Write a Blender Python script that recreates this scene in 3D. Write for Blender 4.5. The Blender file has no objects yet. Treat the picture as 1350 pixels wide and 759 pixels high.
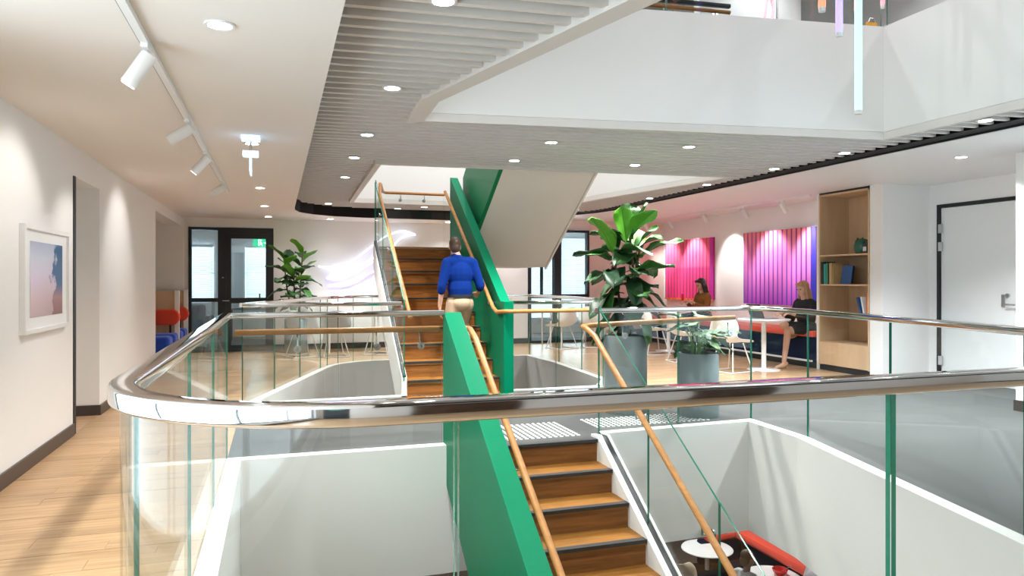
import bpy, bmesh, math, random
from mathutils import Vector, Matrix, Euler

RND = random.Random(11)
PI = math.pi
SC = bpy.context.scene
COL = SC.collection
EYE = 1.32            # camera height (m)
FL = 3.65             # storey height
RISE, GO = 0.1825, 0.28
RAFT = 2.65           # slatted ceiling raft height
CORR = 2.48           # plaster ceiling height over the corridor
RCEIL = 2.62          # plaster ceiling height on the right

# ------------------------------------------------------------------ camera
cd = bpy.data.cameras.new('camera')
cam = bpy.data.objects.new('camera', cd)
COL.objects.link(cam)
cam.location = (0, 0, EYE)
cam.rotation_euler = (PI / 2, 0, -math.atan(310 / 950))
cd.sensor_width = 36.0
cd.lens = 950 / 1350 * 36.0
cd.shift_y = -9.5 / 1350
cd.clip_start = 0.05
cd.clip_end = 200
SC.camera = cam

# ------------------------------------------------------------------ world / exposure
w = bpy.data.worlds.new('world')
SC.world = w
w.use_nodes = True
wn = w.node_tree.nodes['Background']
wn.inputs[0].default_value = (0.86, 0.93, 1.0, 1)
wn.inputs[1].default_value = 1.0
SC.view_settings.view_transform = 'Standard'
SC.view_settings.look = 'None'
SC.view_settings.gamma = 1.0
SC.view_settings.use_curve_mapping = False
SC.view_settings.exposure = 1.1
cy = SC.cycles
cy.max_bounces = 8
cy.diffuse_bounces = 5
cy.glossy_bounces = 4
cy.transmission_bounces = 6
cy.transparent_max_bounces = 40
cy.caustics_reflective = False
cy.caustics_refractive = False
cy.sample_clamp_indirect = 6.0
cy.use_denoising = True

def area(name, loc, rot, sx, sy, power, col=(1, 1, 1)):
    l = bpy.data.lights.new(name, 'AREA')
    l.shape = 'RECTANGLE'
    l.size, l.size_y = sx, sy
    l.energy = power
    l.color = col
    o = bpy.data.objects.new(name, l)
    COL.objects.link(o)
    o.location = loc
    o.rotation_euler = rot
    return o

# added fill over atrium, stair and either side; daylight at the far-room windows
area('fill_light_atrium', (3.2, 3.2, 6.3), (0, 0, 0), 4.4, 4.4, 58, (0.95, 0.98, 1.0))  # unseen fill panel added under the closed upper ceiling
area('window_daylight_office_a', (-1.85, 18.3, 1.48), (-PI / 2, 0, 0), 1.0, 1.35, 15, (0.88, 0.95, 1.0))
area('window_daylight_office_b', (-0.2, 18.3, 1.48), (-PI / 2, 0, 0), 1.1, 1.35, 16, (0.88, 0.95, 1.0))
area('window_daylight_meeting', (6.4, 17.4, 1.4), (-PI / 2, 0, 0), 3.0, 2.1, 45, (0.85, 0.94, 1.0))
area('fill_light_left', (-1.93, 0.4, 1.35), (0, -PI / 2, 0), 2.2, 6.0, 115, (0.91, 0.955, 1.0))  # fill light added outside the invented left window
area('fill_light_right', (7.45, 1.6, 1.35), (0, PI / 2, 0), 2.2, 6.0, 40, (0.91, 0.955, 1.0))  # fill light added outside the invented right window
area('fill_light_stair', (3.0, 10.2, 6.3), (0, 0, 0), 3.4, 3.4, 95, (0.97, 0.98, 1.0))  # unseen fill panel added high above the stair, no opening behind it

# ------------------------------------------------------------------ materials
MATS = {}

def newmat(name):
    m = bpy.data.materials.new(name)
    m.use_nodes = True
    nt = m.node_tree
    b = nt.nodes['Principled BSDF']
    MATS[name] = m
    return m, nt, b

def N(nt, t, **kw):
    n = nt.nodes.new(t)
    for k, v in kw.items():
        setattr(n, k, v)
    return n

def paint(name, col, rough=0.6, metal=0.0, var=0.04, scale=6.0, bump=0.0, bscale=120.0, spec=0.5, sheen=0.0, coat=0.0):
    """plain procedural surface: colour gently mottled by noise, optional fine relief"""
    m, nt, b = newmat(name)
    geo = N(nt, 'ShaderNodeNewGeometry')
    no = N(nt, 'ShaderNodeTexNoise')
    no.inputs['Scale'].default_value = scale
    no.inputs['Detail'].default_value = 3
    nt.links.new(geo.outputs['Position'], no.inputs['Vector'])
    mx = N(nt, 'ShaderNodeMix', data_type='RGBA')
    mx.inputs[6].default_value = tuple(max(0, c * (1 - var)) for c in col) + (1,)
    mx.inputs[7].default_value = tuple(min(1, c * (1 + var)) for c in col) + (1,)
    nt.links.new(no.outputs['Fac'], mx.inputs[0])
    nt.links.new(mx.outputs[2], b.inputs['Base Color'])
    b.inputs['Roughness'].default_value = rough
    b.inputs['Metallic'].default_value = metal
    b.inputs['Specular IOR Level'].default_value = spec
    if sheen:
        b.inputs['Sheen Weight'].default_value = sheen
    if coat:
        b.inputs['Coat Weight'].default_value = coat
        b.inputs['Coat Roughness'].default_value = 0.08
    if bump:
        n2 = N(nt, 'ShaderNodeTexNoise')
        n2.inputs['Scale'].default_value = bscale
        nt.links.new(geo.outputs['Position'], n2.inputs['Vector'])
        bp = N(nt, 'ShaderNodeBump')
        bp.inputs['Strength'].default_value = bump
        bp.inputs['Distance'].default_value = 0.004
        nt.links.new(n2.outputs['Fac'], bp.inputs['Height'])
        nt.links.new(bp.outputs['Normal'], b.inputs['Normal'])
    return m

def wood(name, c1, c2, stretch, rough=0.4, rand=0.0, scale=1.0, coat=0.0):
    """grain streaks stretched along one axis; rand = tone difference from board to board"""
    m, nt, b = newmat(name)
    geo = N(nt, 'ShaderNodeNewGeometry')
    oi = N(nt, 'ShaderNodeObjectInfo')
    off = N(nt, 'ShaderNodeVectorMath', operation='SCALE')
    off.inputs[3].default_value = 0.0
    comb = N(nt, 'ShaderNodeCombineXYZ')
    mul = N(nt, 'ShaderNodeMath', operation='MULTIPLY')
    mul.inputs[1].default_value = 37.0
    nt.links.new(oi.outputs['Random'], mul.inputs[0])
    nt.links.new(mul.outputs[0], comb.inputs[0])
    nt.links.new(mul.outputs[0], comb.inputs[1])
    add = N(nt, 'ShaderNodeVectorMath', operation='ADD')
    nt.links.new(geo.outputs['Position'], add.inputs[0])
    if rand:
        nt.links.new(comb.outputs[0], add.inputs[1])
    mp = N(nt, 'ShaderNodeMapping')
    mp.inputs['Scale'].default_value = tuple(s * scale for s in stretch)
    nt.links.new(add.outputs[0], mp.inputs['Vector'])
    no = N(nt, 'ShaderNodeTexNoise')
    no.inputs['Scale'].default_value = 1.0
    no.inputs['Detail'].default_value = 6
    no.inputs['Roughness'].default_value = 0.62
    no.inputs['Distortion'].default_value = 0.6
    nt.links.new(mp.outputs[0], no.inputs['Vector'])
    rp = N(nt, 'ShaderNodeValToRGB')
    rp.color_ramp.elements[0].position = 0.32
    rp.color_ramp.elements[0].color = c2 + (1,)
    rp.color_ramp.elements[1].position = 0.66
    rp.color_ramp.elements[1].color = c1 + (1,)
    nt.links.new(no.outputs['Fac'], rp.inputs[0])
    if rand:
        hs = N(nt, 'ShaderNodeHueSaturation')
        mr = N(nt, 'ShaderNodeMapRange')
        mr.inputs[3].default_value = 1 - rand
        mr.inputs[4].default_value = 1 + rand
        nt.links.new(oi.outputs['Random'], mr.inputs[0])
        nt.links.new(mr.outputs[0], hs.inputs['Value'])
        nt.links.new(rp.outputs[0], hs.inputs['Color'])
        nt.links.new(hs.outputs[0], b.inputs['Base Color'])
    else:
        nt.links.new(rp.outputs[0], b.inputs['Base Color'])
    b.inputs['Roughness'].default_value = rough
    b.inputs['Specular IOR Level'].default_value = 0.22
    if coat:
        b.inputs['Coat Weight'].default_value = coat
        b.inputs['Coat Roughness'].default_value = 0.15
    return m

def planked(name, c1, c2, rough=0.3, rot=0.0):
    """distant boarded floor: brick pattern gives the board joints, noise the grain"""
    m, nt, b = newmat(name)
    geo = N(nt, 'ShaderNodeNewGeometry')
    mp = N(nt, 'ShaderNodeMapping')
    mp.inputs['Rotation'].default_value = (0, 0, rot)
    nt.links.new(geo.outputs['Position'], mp.inputs['Vector'])
    br = N(nt, 'ShaderNodeTexBrick')
    br.inputs['Scale'].default_value = 1.0
    br.inputs['Brick Width'].default_value = 1.3
    br.inputs['Row Height'].default_value = 0.13
    br.inputs['Mortar Size'].default_value = 0.002
    br.inputs['Color1'].default_value = c1 + (1,)
    br.inputs['Color2'].default_value = c2 + (1,)
    br.inputs['Mortar'].default_value = tuple(c * 0.6 for c in c2) + (1,)
    nt.links.new(mp.outputs[0], br.inputs['Vector'])
    mp2 = N(nt, 'ShaderNodeMapping')
    mp2.inputs['Scale'].default_value = (2, 30, 30)
    nt.links.new(mp.outputs[0], mp2.inputs['Vector'])
    no = N(nt, 'ShaderNodeTexNoise')
    no.inputs['Scale'].default_value = 1.0
    no.inputs['Detail'].default_value = 5
    nt.links.new(mp2.outputs[0], no.inputs['Vector'])
    mr = N(nt, 'ShaderNodeMapRange')
    mr.inputs[1].default_value = 0.3
    mr.inputs[2].default_value = 0.7
    mr.inputs[3].default_value = 0.8
    mr.inputs[4].default_value = 1.12
    nt.links.new(no.outputs['Fac'], mr.inputs[0])
    hs = N(nt, 'ShaderNodeHueSaturation')
    nt.links.new(mr.outputs[0], hs.inputs['Value'])
    nt.links.new(br.outputs['Color'], hs.inputs['Color'])
    nt.links.new(hs.outputs[0], b.inputs['Base Color'])
    b.inputs['Roughness'].default_value = rough
    return m

def glass(name, tint=(0.93, 0.97, 0.955), refl=1.0, rough=0.0):
    """clear pane: see-through with angle dependent (Schlick) mirror reflection"""
    m, nt, b = newmat(name)
    nt.nodes.remove(b)
    out = nt.nodes['Material Output']
    lw = N(nt, 'ShaderNodeLayerWeight')
    lw.inputs[0].default_value = 0.5
    pw = N(nt, 'ShaderNodeMath', operation='POWER')
    pw.inputs[1].default_value = 5.0
    nt.links.new(lw.outputs['Facing'], pw.inputs[0])
    ma = N(nt, 'ShaderNodeMath', operation='MULTIPLY_ADD')
    ma.inputs[1].default_value = 0.9 * refl
    ma.inputs[2].default_value = 0.045 * refl
    nt.links.new(pw.outputs[0], ma.inputs[0])
    tr = N(nt, 'ShaderNodeBsdfTransparent')
    tr.inputs[0].default_value = tint + (1,)
    gl = N(nt, 'ShaderNodeBsdfGlossy')
    gl.inputs[0].default_value = (0.95, 0.98, 1.0, 1)
    gl.inputs['Roughness'].default_value = rough
    mx = N(nt, 'ShaderNodeMixShader')
    nt.links.new(ma.outputs[0], mx.inputs[0])
    nt.links.new(tr.outputs[0], mx.inputs[1])
    nt.links.new(gl.outputs[0], mx.inputs[2])
    nt.links.new(mx.outputs[0], out.inputs[0])
    return m

def emit(name, col, strength):
    m, nt, b = newmat(name)
    b.inputs['Base Color'].default_value = col + (1,)
    b.inputs['Emission Color'].default_value = col + (1,)
    b.inputs['Emission Strength'].default_value = strength
    b.inputs['Roughness'].default_value = 0.3
    return m

paint('wall', (0.84, 0.832, 0.825), 0.55, var=0.012, scale=2, bump=0.05, bscale=300)
paint('fascia', (0.83, 0.83, 0.81), 0.5, var=0.02, scale=1.2)
paint('downstand', (0.75, 0.735, 0.705), 0.55, var=0.02, scale=1.2)  # warmer grey than fascia, and darkened to offset strong light from above
paint('ceil', (0.82, 0.78, 0.745), 0.7, var=0.01, scale=1)
paint('slat', (0.72, 0.69, 0.655), 0.6, var=0.03)
paint('slatback', (0.05, 0.048, 0.045), 0.8)
paint('black', (0.008, 0.010, 0.013), 0.5)
paint('darkgap', (0.006, 0.006, 0.007), 0.9)
paint('basebrown', (0.05, 0.037, 0.034), 0.35, var=0.1)
paint('concrete', (0.078, 0.08, 0.079), 0.55, var=0.18, scale=2.2, spec=0.1)
paint('lowerfloor', (0.10, 0.075, 0.06), 0.5, var=0.3, scale=3)
planked('boards_far', (0.58, 0.385, 0.225), (0.50, 0.315, 0.175), 0.24)
wood('plank', (0.56, 0.37, 0.205), (0.40, 0.24, 0.12), (2.2, 34, 34), 0.33, 0.10)
wood('tread', (0.34, 0.145, 0.026), (0.23, 0.09, 0.014), (2.5, 40, 40), 0.5, 0.08)
wood('riser', (0.32, 0.125, 0.028), (0.17, 0.062, 0.012), (2.2, 40, 30), 0.55, 0.10)
wood('rail_wood', (0.45, 0.215, 0.072), (0.34, 0.15, 0.045), (6, 6, 30), 0.35)
paint('greige', (0.66, 0.61, 0.565), 0.6, var=0.02)
wood('walnut', (0.085, 0.045, 0.025), (0.035, 0.018, 0.010), (9, 9, 1.3), 0.5)
wood('ply', (0.60, 0.43, 0.265), (0.52, 0.355, 0.205), (9, 9, 1.3), 0.5)
wood('birch', (0.62, 0.44, 0.28), (0.56, 0.385, 0.235), (9, 9, 1.3), 0.55)
paint('green', (0.0, 0.18, 0.085), 0.4, var=0.06, scale=1.5, spec=0.1)
paint('green_dark', (0.0, 0.20, 0.072), 0.4, var=0.06, scale=1.5, spec=0.3)
paint('chrome', (0.80, 0.80, 0.81), 0.06, 1.0, var=0.01)
paint('steel', (0.62, 0.63, 0.64), 0.25, 1.0)
paint('white', (0.82, 0.82, 0.82), 0.4, var=0.01)
paint('whitegloss', (0.84, 0.84, 0.85), 0.2, var=0.01)
paint('nosing', (0.018, 0.018, 0.02), 0.5)
paint('stud', (0.62, 0.63, 0.64), 0.35)
paint('soffit', (0.74, 0.705, 0.66), 0.6, var=0.015, scale=1.5)
paint('peach', (0.76, 0.68, 0.60), 0.7, var=0.02)
paint('planter', (0.20, 0.245, 0.255), 0.55, var=0.12, scale=8)
paint('soil', (0.035, 0.024, 0.018), 0.95, var=0.5, scale=60)
paint('bark', (0.12, 0.08, 0.05), 0.9, var=0.3, scale=40)
paint('navy', (0.006, 0.010, 0.036), 0.95, var=0.15, scale=40, spec=0.1)
paint('redfab', (0.68, 0.055, 0.022), 0.85, var=0.08, scale=40, sheen=0.2)
paint('bluefab', (0.008, 0.06, 0.42), 0.9, var=0.12, scale=60, sheen=0.2)
paint('greyfab', (0.33, 0.36, 0.38), 0.9, var=0.1, scale=40)
paint('shell', (0.82, 0.80, 0.77), 0.45, var=0.02)
paint('shellgrey', (0.50, 0.51, 0.54), 0.5, var=0.03)
paint('cream', (0.72, 0.60, 0.46), 0.6, var=0.05)
paint('laptop', (0.32, 0.33, 0.35), 0.35, 0.6)
paint('screen', (0.012, 0.016, 0.022), 0.12)
paint('skin', (0.62, 0.36, 0.26), 0.55, var=0.05, scale=20)
paint('skin2', (0.52, 0.29, 0.20), 0.55, var=0.05, scale=20)
paint('shirtblue', (0.001, 0.022, 0.17), 0.9, var=0.2, scale=12, bump=0.6, bscale=9, spec=0.15)
paint('khaki', (0.46, 0.33, 0.225), 0.9, var=0.12, scale=10, bump=0.5, bscale=9, spec=0.2)
paint('shoe', (0.05, 0.03, 0.022), 0.45, var=0.1)
paint('hairbrown', (0.06, 0.032, 0.018), 0.55, var=0.4, scale=60)
paint('hairdark', (0.02, 0.011, 0.008), 0.4, var=0.4, scale=60)
paint('hairblond', (0.36, 0.21, 0.10), 0.5, var=0.45, scale=40)
paint('hairgrey', (0.13, 0.10, 0.075), 0.6, var=0.4, scale=60)
paint('blackcloth', (0.011, 0.011, 0.013), 0.85, var=0.15, scale=20)
paint('mustard', (0.24, 0.10, 0.018), 0.9, var=0.15, scale=20)
paint('tanshoe', (0.58, 0.37, 0.22), 0.4, var=0.05)
paint('lilacshirt', (0.52, 0.50, 0.54), 0.9, var=0.10, scale=14)
paint('whitecloth', (0.78, 0.78, 0.80), 0.9, var=0.04, scale=14)
paint('ceramic', (0.01, 0.10, 0.052), 0.25, var=0.1)
paint('darkmetal', (0.03, 0.035, 0.035), 0.4, 0.3)
paint('doorwhite', (0.80, 0.82, 0.82), 0.4, var=0.01)
paint('blind', (0.86, 0.90, 0.92), 0.6, var=0.02)
paint('bowlred', (0.62, 0.015, 0.02), 0.25)
paint('yellow', (0.75, 0.36, 0.03), 0.5)
glass('glass', (0.965, 0.98, 0.972), 0.4)
glass('glass_window', (0.90, 0.955, 0.97), 1.1)
paint('glass_edge', (0.01, 0.16, 0.10), 0.15, var=0.1)
emit('lamp_disc', (1.0, 0.97, 0.90), 14.0)
emit('neon_white', (0.80, 0.84, 1.0), 1.5)
emit('neon_lilac', (0.36, 0.32, 1.0), 1.6)
emit('neon_mint', (0.40, 1.0, 0.88), 0.62)
emit('neon_purple', (0.36, 0.30, 1.0), 0.7)
emit('neon_orange', (1.0, 0.26, 0.15), 0.6)
emit('neon_pink', (1.0, 0.30, 0.36), 0.6)
emit('sign_green', (0.02, 0.42, 0.20), 0.9)
emit('sign_white', (0.9, 1.0, 0.95), 1.1)
emit('acrylic_blue', (0.45, 0.70, 0.95), 0.9)

# ------------------------------------------------------------------ mesh helpers
class MB:
    def __init__(s):
        s.v, s.f, s.m = [], [], []

    def add(s, vs, fs, mi=0):
        o = len(s.v)
        s.v += [tuple(v) for v in vs]
        for f in fs:
            s.f.append(tuple(i + o for i in f))
            s.m.append(mi)
        return s

    def box(s, x0, x1, y0, y1, z0, z1, mi=0):
        v = [(x0, y0, z0), (x1, y0, z0), (x1, y1, z0), (x0, y1, z0),
             (x0, y0, z1), (x1, y0, z1), (x1, y1, z1), (x0, y1, z1)]
        return s.add(v, [(3, 2, 1, 0), (4, 5, 6, 7), (0, 1, 5, 4), (1, 2, 6, 5), (2, 3, 7, 6), (3, 0, 4, 7)], mi)

    def prism(s, poly, z0, z1, mi=0):
        """vertical prism over a plan polygon"""
        a = sum(poly[i][0] * poly[(i + 1) % len(poly)][1] - poly[(i + 1) % len(poly)][0] * poly[i][1] for i in range(len(poly)))
        if a < 0:
            poly = poly[::-1]
        n = len(poly)
        v = [(p[0], p[1], z0) for p in poly] + [(p[0], p[1], z1) for p in poly]
        f = [tuple(range(n - 1, -1, -1)), tuple(range(n, 2 * n))]
        f += [(i, (i + 1) % n, n + (i + 1) % n, n + i) for i in range(n)]
        return s.add(v, f, mi)

    def sheet(s, pts, d, mi=0, rim=None):
        """planar polygon (3D pts) pushed along vector d; rim faces may use another material"""
        n = len(pts)
        P = [Vector(p) for p in pts]
        d = Vector(d)
        nrm = Vector((0, 0, 0))
        for i in range(n):
            nrm += P[i].cross(P[(i + 1) % n])
        if nrm.dot(d) > 0:
            P = P[::-1]
        v = P + [p + d for p in P]
        s.add(v, [tuple(range(n)), tuple(range(2 * n - 1, n - 1, -1))], mi)
        s.add(v, [((i + 1) % n, i, n + i, n + (i + 1) % n) for i in range(n)], mi if rim is None else rim)
        return s

    def sweep(s, prof, path, closed=False, mi=0, up=(0, 0, 1), cap=True):
        """profile points (side, up) carried along a 3D path"""
        P = [Vector(p) for p in path]
        n, k = len(P), len(prof)
        up = Vector(up)
        vs = []
        for i in range(n):
            if closed:
                a, b = P[i - 1], P[(i + 1) % n]
            else:
                a, b = P[max(i - 1, 0)], P[min(i + 1, n - 1)]
            d0 = (P[i] - a) if (P[i] - a).length > 1e-9 else (b - P[i])
            d1 = (b - P[i]) if (b - P[i]).length > 1e-9 else d0
            t = (d0.normalized() + d1.normalized())
            t = t.normalized() if t.length > 1e-6 else d1.normalized()
            u = up if abs(t.dot(up)) < 0.98 else Vector((0, 1, 0))
            side = t.cross(u).normalized()
            vv = side.cross(t).normalized()
            cosa = max(0.4, t.dot(d1.normalized()))
            for (px, py) in prof:
                vs.append(P[i] + side * (px / cosa) + vv * py)
        fs = []
        for i in range(n if closed else n - 1):
            j = (i + 1) % n
            for q in range(k):
                r = (q + 1) % k
                fs.append((i * k + q, i * k + r, j * k + r, j * k + q))
        if cap and not closed:
            fs.append(tuple(range(k - 1, -1, -1)))
            fs.append(tuple((n - 1) * k + q for q in range(k)))
        return s.add(vs, fs, mi)

    def tube(s, path, r, n=10, closed=False, mi=0):
        prof = [(r * math.cos(2 * PI * i / n), r * math.sin(2 * PI * i / n)) for i in range(n)]
        return s.sweep(prof, path, closed, mi)

    def lathe(s, prof, c=(0, 0, 0), n=24, mi=0):
        """profile (radius, z) spun about a vertical axis"""
        k = len(prof)
        vs, fs = [], []
        for i in range(n):
            a = 2 * PI * i / n
            for (r, z) in prof:
                vs.append((c[0] + r * math.cos(a), c[1] + r * math.sin(a), c[2] + z))
        for i in range(n):
            j = (i + 1) % n
            for q in range(k - 1):
                fs.append((i * k + q, j * k + q, j * k + q + 1, i * k + q + 1))
        if prof[0][0] > 1e-6:
            fs.append(tuple(i * k for i in range(n - 1, -1, -1)))
        if prof[-1][0] > 1e-6:
            fs.append(tuple(i * k + k - 1 for i in range(n)))
        return s.add(vs, fs, mi)

    def ball(s, c, r, n=12, sx=1, sy=1, sz=1, mi=0, rot=None):
        vs, fs = [], []
        h = n // 2
        for i in range(h + 1):
            a = PI * i / h
            for j in range(n):
                b = 2 * PI * j / n
                p = Vector((r * sx * math.sin(a) * math.cos(b), r * sy * math.sin(a) * math.sin(b), r * sz * math.cos(a)))
                if rot:
                    p = rot @ p
                vs.append(p + Vector(c))
        for i in range(h):
            for j in range(n):
                k = (j + 1) % n
                fs.append((i * n + j, (i + 1) * n + j, (i + 1) * n + k, i * n + k))
        return s.add(vs, fs, mi)

    def cone(s, p0, r0, p1, r1, n=12, mi=0):
        """tapered limb with round ends"""
        s.ball(p0, r0, n, mi=mi)
        s.ball(p1, r1, n, mi=mi)
        P0, P1 = Vector(p0), Vector(p1)
        d = P1 - P0
        if d.length < 1e-6:
            return s
        q = d.to_track_quat('Z', 'Y')
        vs = []
        for (P, r) in ((P0, r0), (P1, r1)):
            for j in range(n):
                a = 2 * PI * j / n
                vs.append(P + q @ Vector((r * math.cos(a), r * math.sin(a), 0)))
        fs = [(j, (j + 1) % n, n + (j + 1) % n, n + j) for j in range(n)]
        fs += [tuple(range(n - 1, -1, -1)), tuple(range(n, 2 * n))]
        return s.add(vs, fs, mi)

def mesh_of(name, mb, mats, smooth=None):
    me = bpy.data.meshes.new(name)
    me.from_pydata(mb.v, [], mb.f)
    if isinstance(mats, str):
        mats = [mats]
    for m in mats:
        me.materials.append(MATS[m])
    if len(mats) > 1:
        me.polygons.foreach_set('material_index', mb.m)
    bm = bmesh.new()
    bm.from_mesh(me)
    bmesh.ops.remove_doubles(bm, verts=bm.verts, dist=1e-6)
    bmesh.ops.recalc_face_normals(bm, faces=bm.faces)
    bm.to_mesh(me)
    bm.free()
    if smooth is not None:
        me.polygons.foreach_set('use_smooth', [True] * len(me.polygons))
        me.set_sharp_from_angle(angle=math.radians(smooth))
    me.update()
    return me

def link(name, me, parent=None):
    o = bpy.data.objects.new(name, me)
    COL.objects.link(o)
    if parent is not None:
        o.parent = parent
        o.matrix_parent_inverse = base_matrix(parent).inverted()
    return o

def base_matrix(o):
    m = Matrix.LocRotScale(o.location, o.rotation_euler, o.scale)
    if o.parent:
        m = base_matrix(o.parent) @ o.matrix_parent_inverse @ m
    return m

def obj(name, mb, mats, parent=None, smooth=None, bevel=0.0):
    """one mesh object; vertices are given in world space (parents keep them there)"""
    o = link(name, mesh_of(name, mb, mats, smooth), parent)
    if bevel:
        bv = o.modifiers.new('bevel', 'BEVEL')
        bv.width = bevel
        bv.segments = 2
        bv.limit_method = 'ANGLE'
    return o

def tag(o, label=None, cat=None, group=None, kind=None):
    if label:
        o['label'] = label
    if cat:
        o['category'] = cat
    if group:
        o['group'] = group
    if kind:
        o['kind'] = kind
    return o

def thing(name, label, cat, loc=(0, 0, 0), group=None, rz=0.0):
    o = bpy.data.objects.new(name, None)
    COL.objects.link(o)
    o.empty_display_size = 0.1
    o.location = loc
    o.rotation_euler = (0, 0, rz)
    return tag(o, label, cat, group)

def struct(name, mb, mats, label, parent=None, smooth=None):
    o = obj(name, mb, mats, parent, smooth)
    if parent is None:
        tag(o, label, name.split('_')[0], None, 'structure')
    return o

def copy_tree(o, parent=None):
    c = o.copy()
    COL.objects.link(c)
    if parent is not None:
        c.parent = parent
        c.matrix_parent_inverse = o.matrix_parent_inverse.copy()
    for ch in [k for k in o.children]:
        if ch is not c:
            copy_tree(ch, c)
    return c

def place(o, loc, rz=0.0, label=None, group=None):
    o.location = loc
    o.rotation_euler = (0, 0, rz)
    if label:
        o['label'] = label
    if group:
        o['group'] = group
    return o

def arc(c, r, a0, a1, n, z):
    return [(c[0] + r * math.cos(a0 + (a1 - a0) * i / n), c[1] + r * math.sin(a0 + (a1 - a0) * i / n), z) for i in range(n + 1)]

def rrect(w, h, r, n=3):
    """rounded rectangle profile"""
    out = []
    for (cx, cy_, a) in ((w / 2 - r, h / 2 - r, 0), (-w / 2 + r, h / 2 - r, PI / 2), (-w / 2 + r, -h / 2 + r, PI), (w / 2 - r, -h / 2 + r, 1.5 * PI)):
        for i in range(n + 1):
            t = a + PI / 2 * i / n
            out.append((cx + r * math.cos(t), cy_ + r * math.sin(t)))
    return out

def offset_poly(pts, d):
    """open polyline in plan pushed sideways by d (to the right of travel)"""
    out = []
    n = len(pts)
    for i in range(n):
        a = Vector(pts[max(i - 1, 0)][:2])
        p = Vector(pts[i][:2])
        b = Vector(pts[min(i + 1, n - 1)][:2])
        d0 = (p - a).normalized() if (p - a).length > 1e-9 else (b - p).normalized()
        d1 = (b - p).normalized() if (b - p).length > 1e-9 else d0
        n0 = Vector((d0.y, -d0.x))
        n1 = Vector((d1.y, -d1.x))
        m = (n0 + n1).normalized()
        q = p + m * (d / max(0.35, m.dot(n0)))
        out.append((q.x, q.y))
    return out

# ================================================================== SETTING
G1_NEAR = [(3.3, 1.42), (0.2, 1.42)] + [p[:2] for p in arc((0.2, 1.97), 0.55, -PI / 2, -PI, 10, 0)][1:] + [(-0.35, 5.70), (1.28, 5.70)]
G1_RIGHT = [(2.66, 5.72), (4.28, 5.80), (4.23, 4.97), (3.64, 2.69), (3.3, 1.42)]
V2_LEFT = [(-0.35, 8.15), (0.62, 11.15), (0.74, 11.45), (0.92, 11.72), (1.18, 11.92), (1.5, 12.03), (4.25, 12.03), (4.32, 10.8), (4.2, 8.7), (3.85, 8.15)]
WX0, WX1, WY0, WY1 = -1.66, 8.5, -3.0, 14.4

# ---- floors -------------------------------------------------------
fl = struct('floor', MB().prism([(-1.66, WY0), (-0.35, WY0), (-0.35, 14.4), (-1.66, 14.4)], -0.95, -0.012)
            .box(-2.0, -1.66, 7.03, 8.0, -0.95, 0).box(-2.7, -1.66, 11.45, 14.4, -0.95, 0), 'boards_far', 'honey timber boarded corridor floor beside the left wall')
pm = mesh_of('plank', MB().box(0, 1, 0, 1, -0.02, 0), 'plank')
y = 2.3
while y < 11.3:
    cut = -1.66 + 0.25 + RND.random() * 0.85
    for (a, b) in ((-1.66, cut), (cut, -0.35)):
        p = link('plank', pm, fl)
        p.location = (a + 0.001, y + 0.001, 0.0 - 0.0015 * RND.random())
        p.scale = (b - a - 0.002, 0.128, 1)
    y += 0.13
struct('floor', MB().box(-1.66, -0.35, WY0, 2.3, -0.012, 0).box(-1.66, -0.35, 11.34, 14.4, -0.012, 0), 'boards_far', 'timber floor at both ends of the corridor')
cornerp = [(-0.35, 1.42)] + [(p[0], p[1]) for p in arc((0.2, 1.97), 0.55, -PI, -PI / 2, 10, 0)]
struct('floor', MB().box(-0.35, 7.3, WY0, 1.42, -0.95, 0).prism(cornerp, -0.95, 0), 'boards_far', 'timber floor in front of the near balustrade')
struct('floor', MB().prism([(-0.35, 5.7), (2.62, 5.7), (2.66, 5.72), (4.28, 5.8), (8.6, 5.8), (8.6, 8.15), (-0.35, 8.15)], -0.95, 0).box(1.43, 2.62, 5.516, 5.7, -0.18, 0),
       'concrete', 'polished grey floor of the bridge between the stair flights')
struct('floor', MB().prism([(4.28, 5.8), (4.23, 4.97), (3.64, 2.69), (3.3, 1.42), (8.6, 1.42), (8.6, 5.8)], -0.95, 0),
       'concrete', 'polished grey floor beside the right side of the atrium')
struct('floor', MB().prism([(-0.35, 8.15)] + V2_LEFT[1:6] + [(1.5, 14.4), (-0.35, 14.4)], -0.95, 0), 'boards_far', 'timber floor at the far left beside the stair opening')
struct('floor', MB().box(1.5, 8.5, 12.03, 14.4, -0.95, 0), 'boards_far', 'timber floor along the far wall')
struct('floor', MB().prism([(3.85, 8.15), (4.2, 8.7), (4.32, 10.8), (4.25, 12.03), (8.5, 12.03), (8.5, 8.15)], -0.95, 0), 'boards_far', 'timber floor under the cafe tables at the right')
struct('floor', MB().box(-3, 9, WY0, 14.6, -3.85, -FL), 'lowerfloor', 'dark floor of the storey below')

# white lips and downstands round the two openings
def lip(path, label, z0=-1.0, z1=0.014, wid=0.1):
    prof = [(-wid / 2, z0), (wid / 2, z0), (wid / 2, z1), (-wid / 2, z1)]
    m = MB().sweep(prof, [(p[0], p[1], 0) for p in path])
    o = obj('trim_' + str(lip.n), m, 'downstand')
    lip.n += 1
    return tag(o, label, 'trim', None, 'structure')
lip.n = 1
lip(offset_poly(G1_NEAR[1:], 0.05), 'white slab edge round the left part of the atrium')
lip(offset_poly([(2.66, 5.72), (4.28, 5.80), (4.23, 4.97), (3.64, 2.69), (3.3, 1.42)], 0.05), 'white slab edge round the right part of the atrium')
lip([(1.18, 5.65), (2.72, 5.67)], 'white slab edge behind the head of the lower flight', -1.0, -0.19)
lip(offset_poly(V2_LEFT, 0.05), 'white slab edge round the far stair opening')
lip([(-0.3, 8.2), (3.85, 8.2)], 'white slab edge at the back of the bridge')

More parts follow.
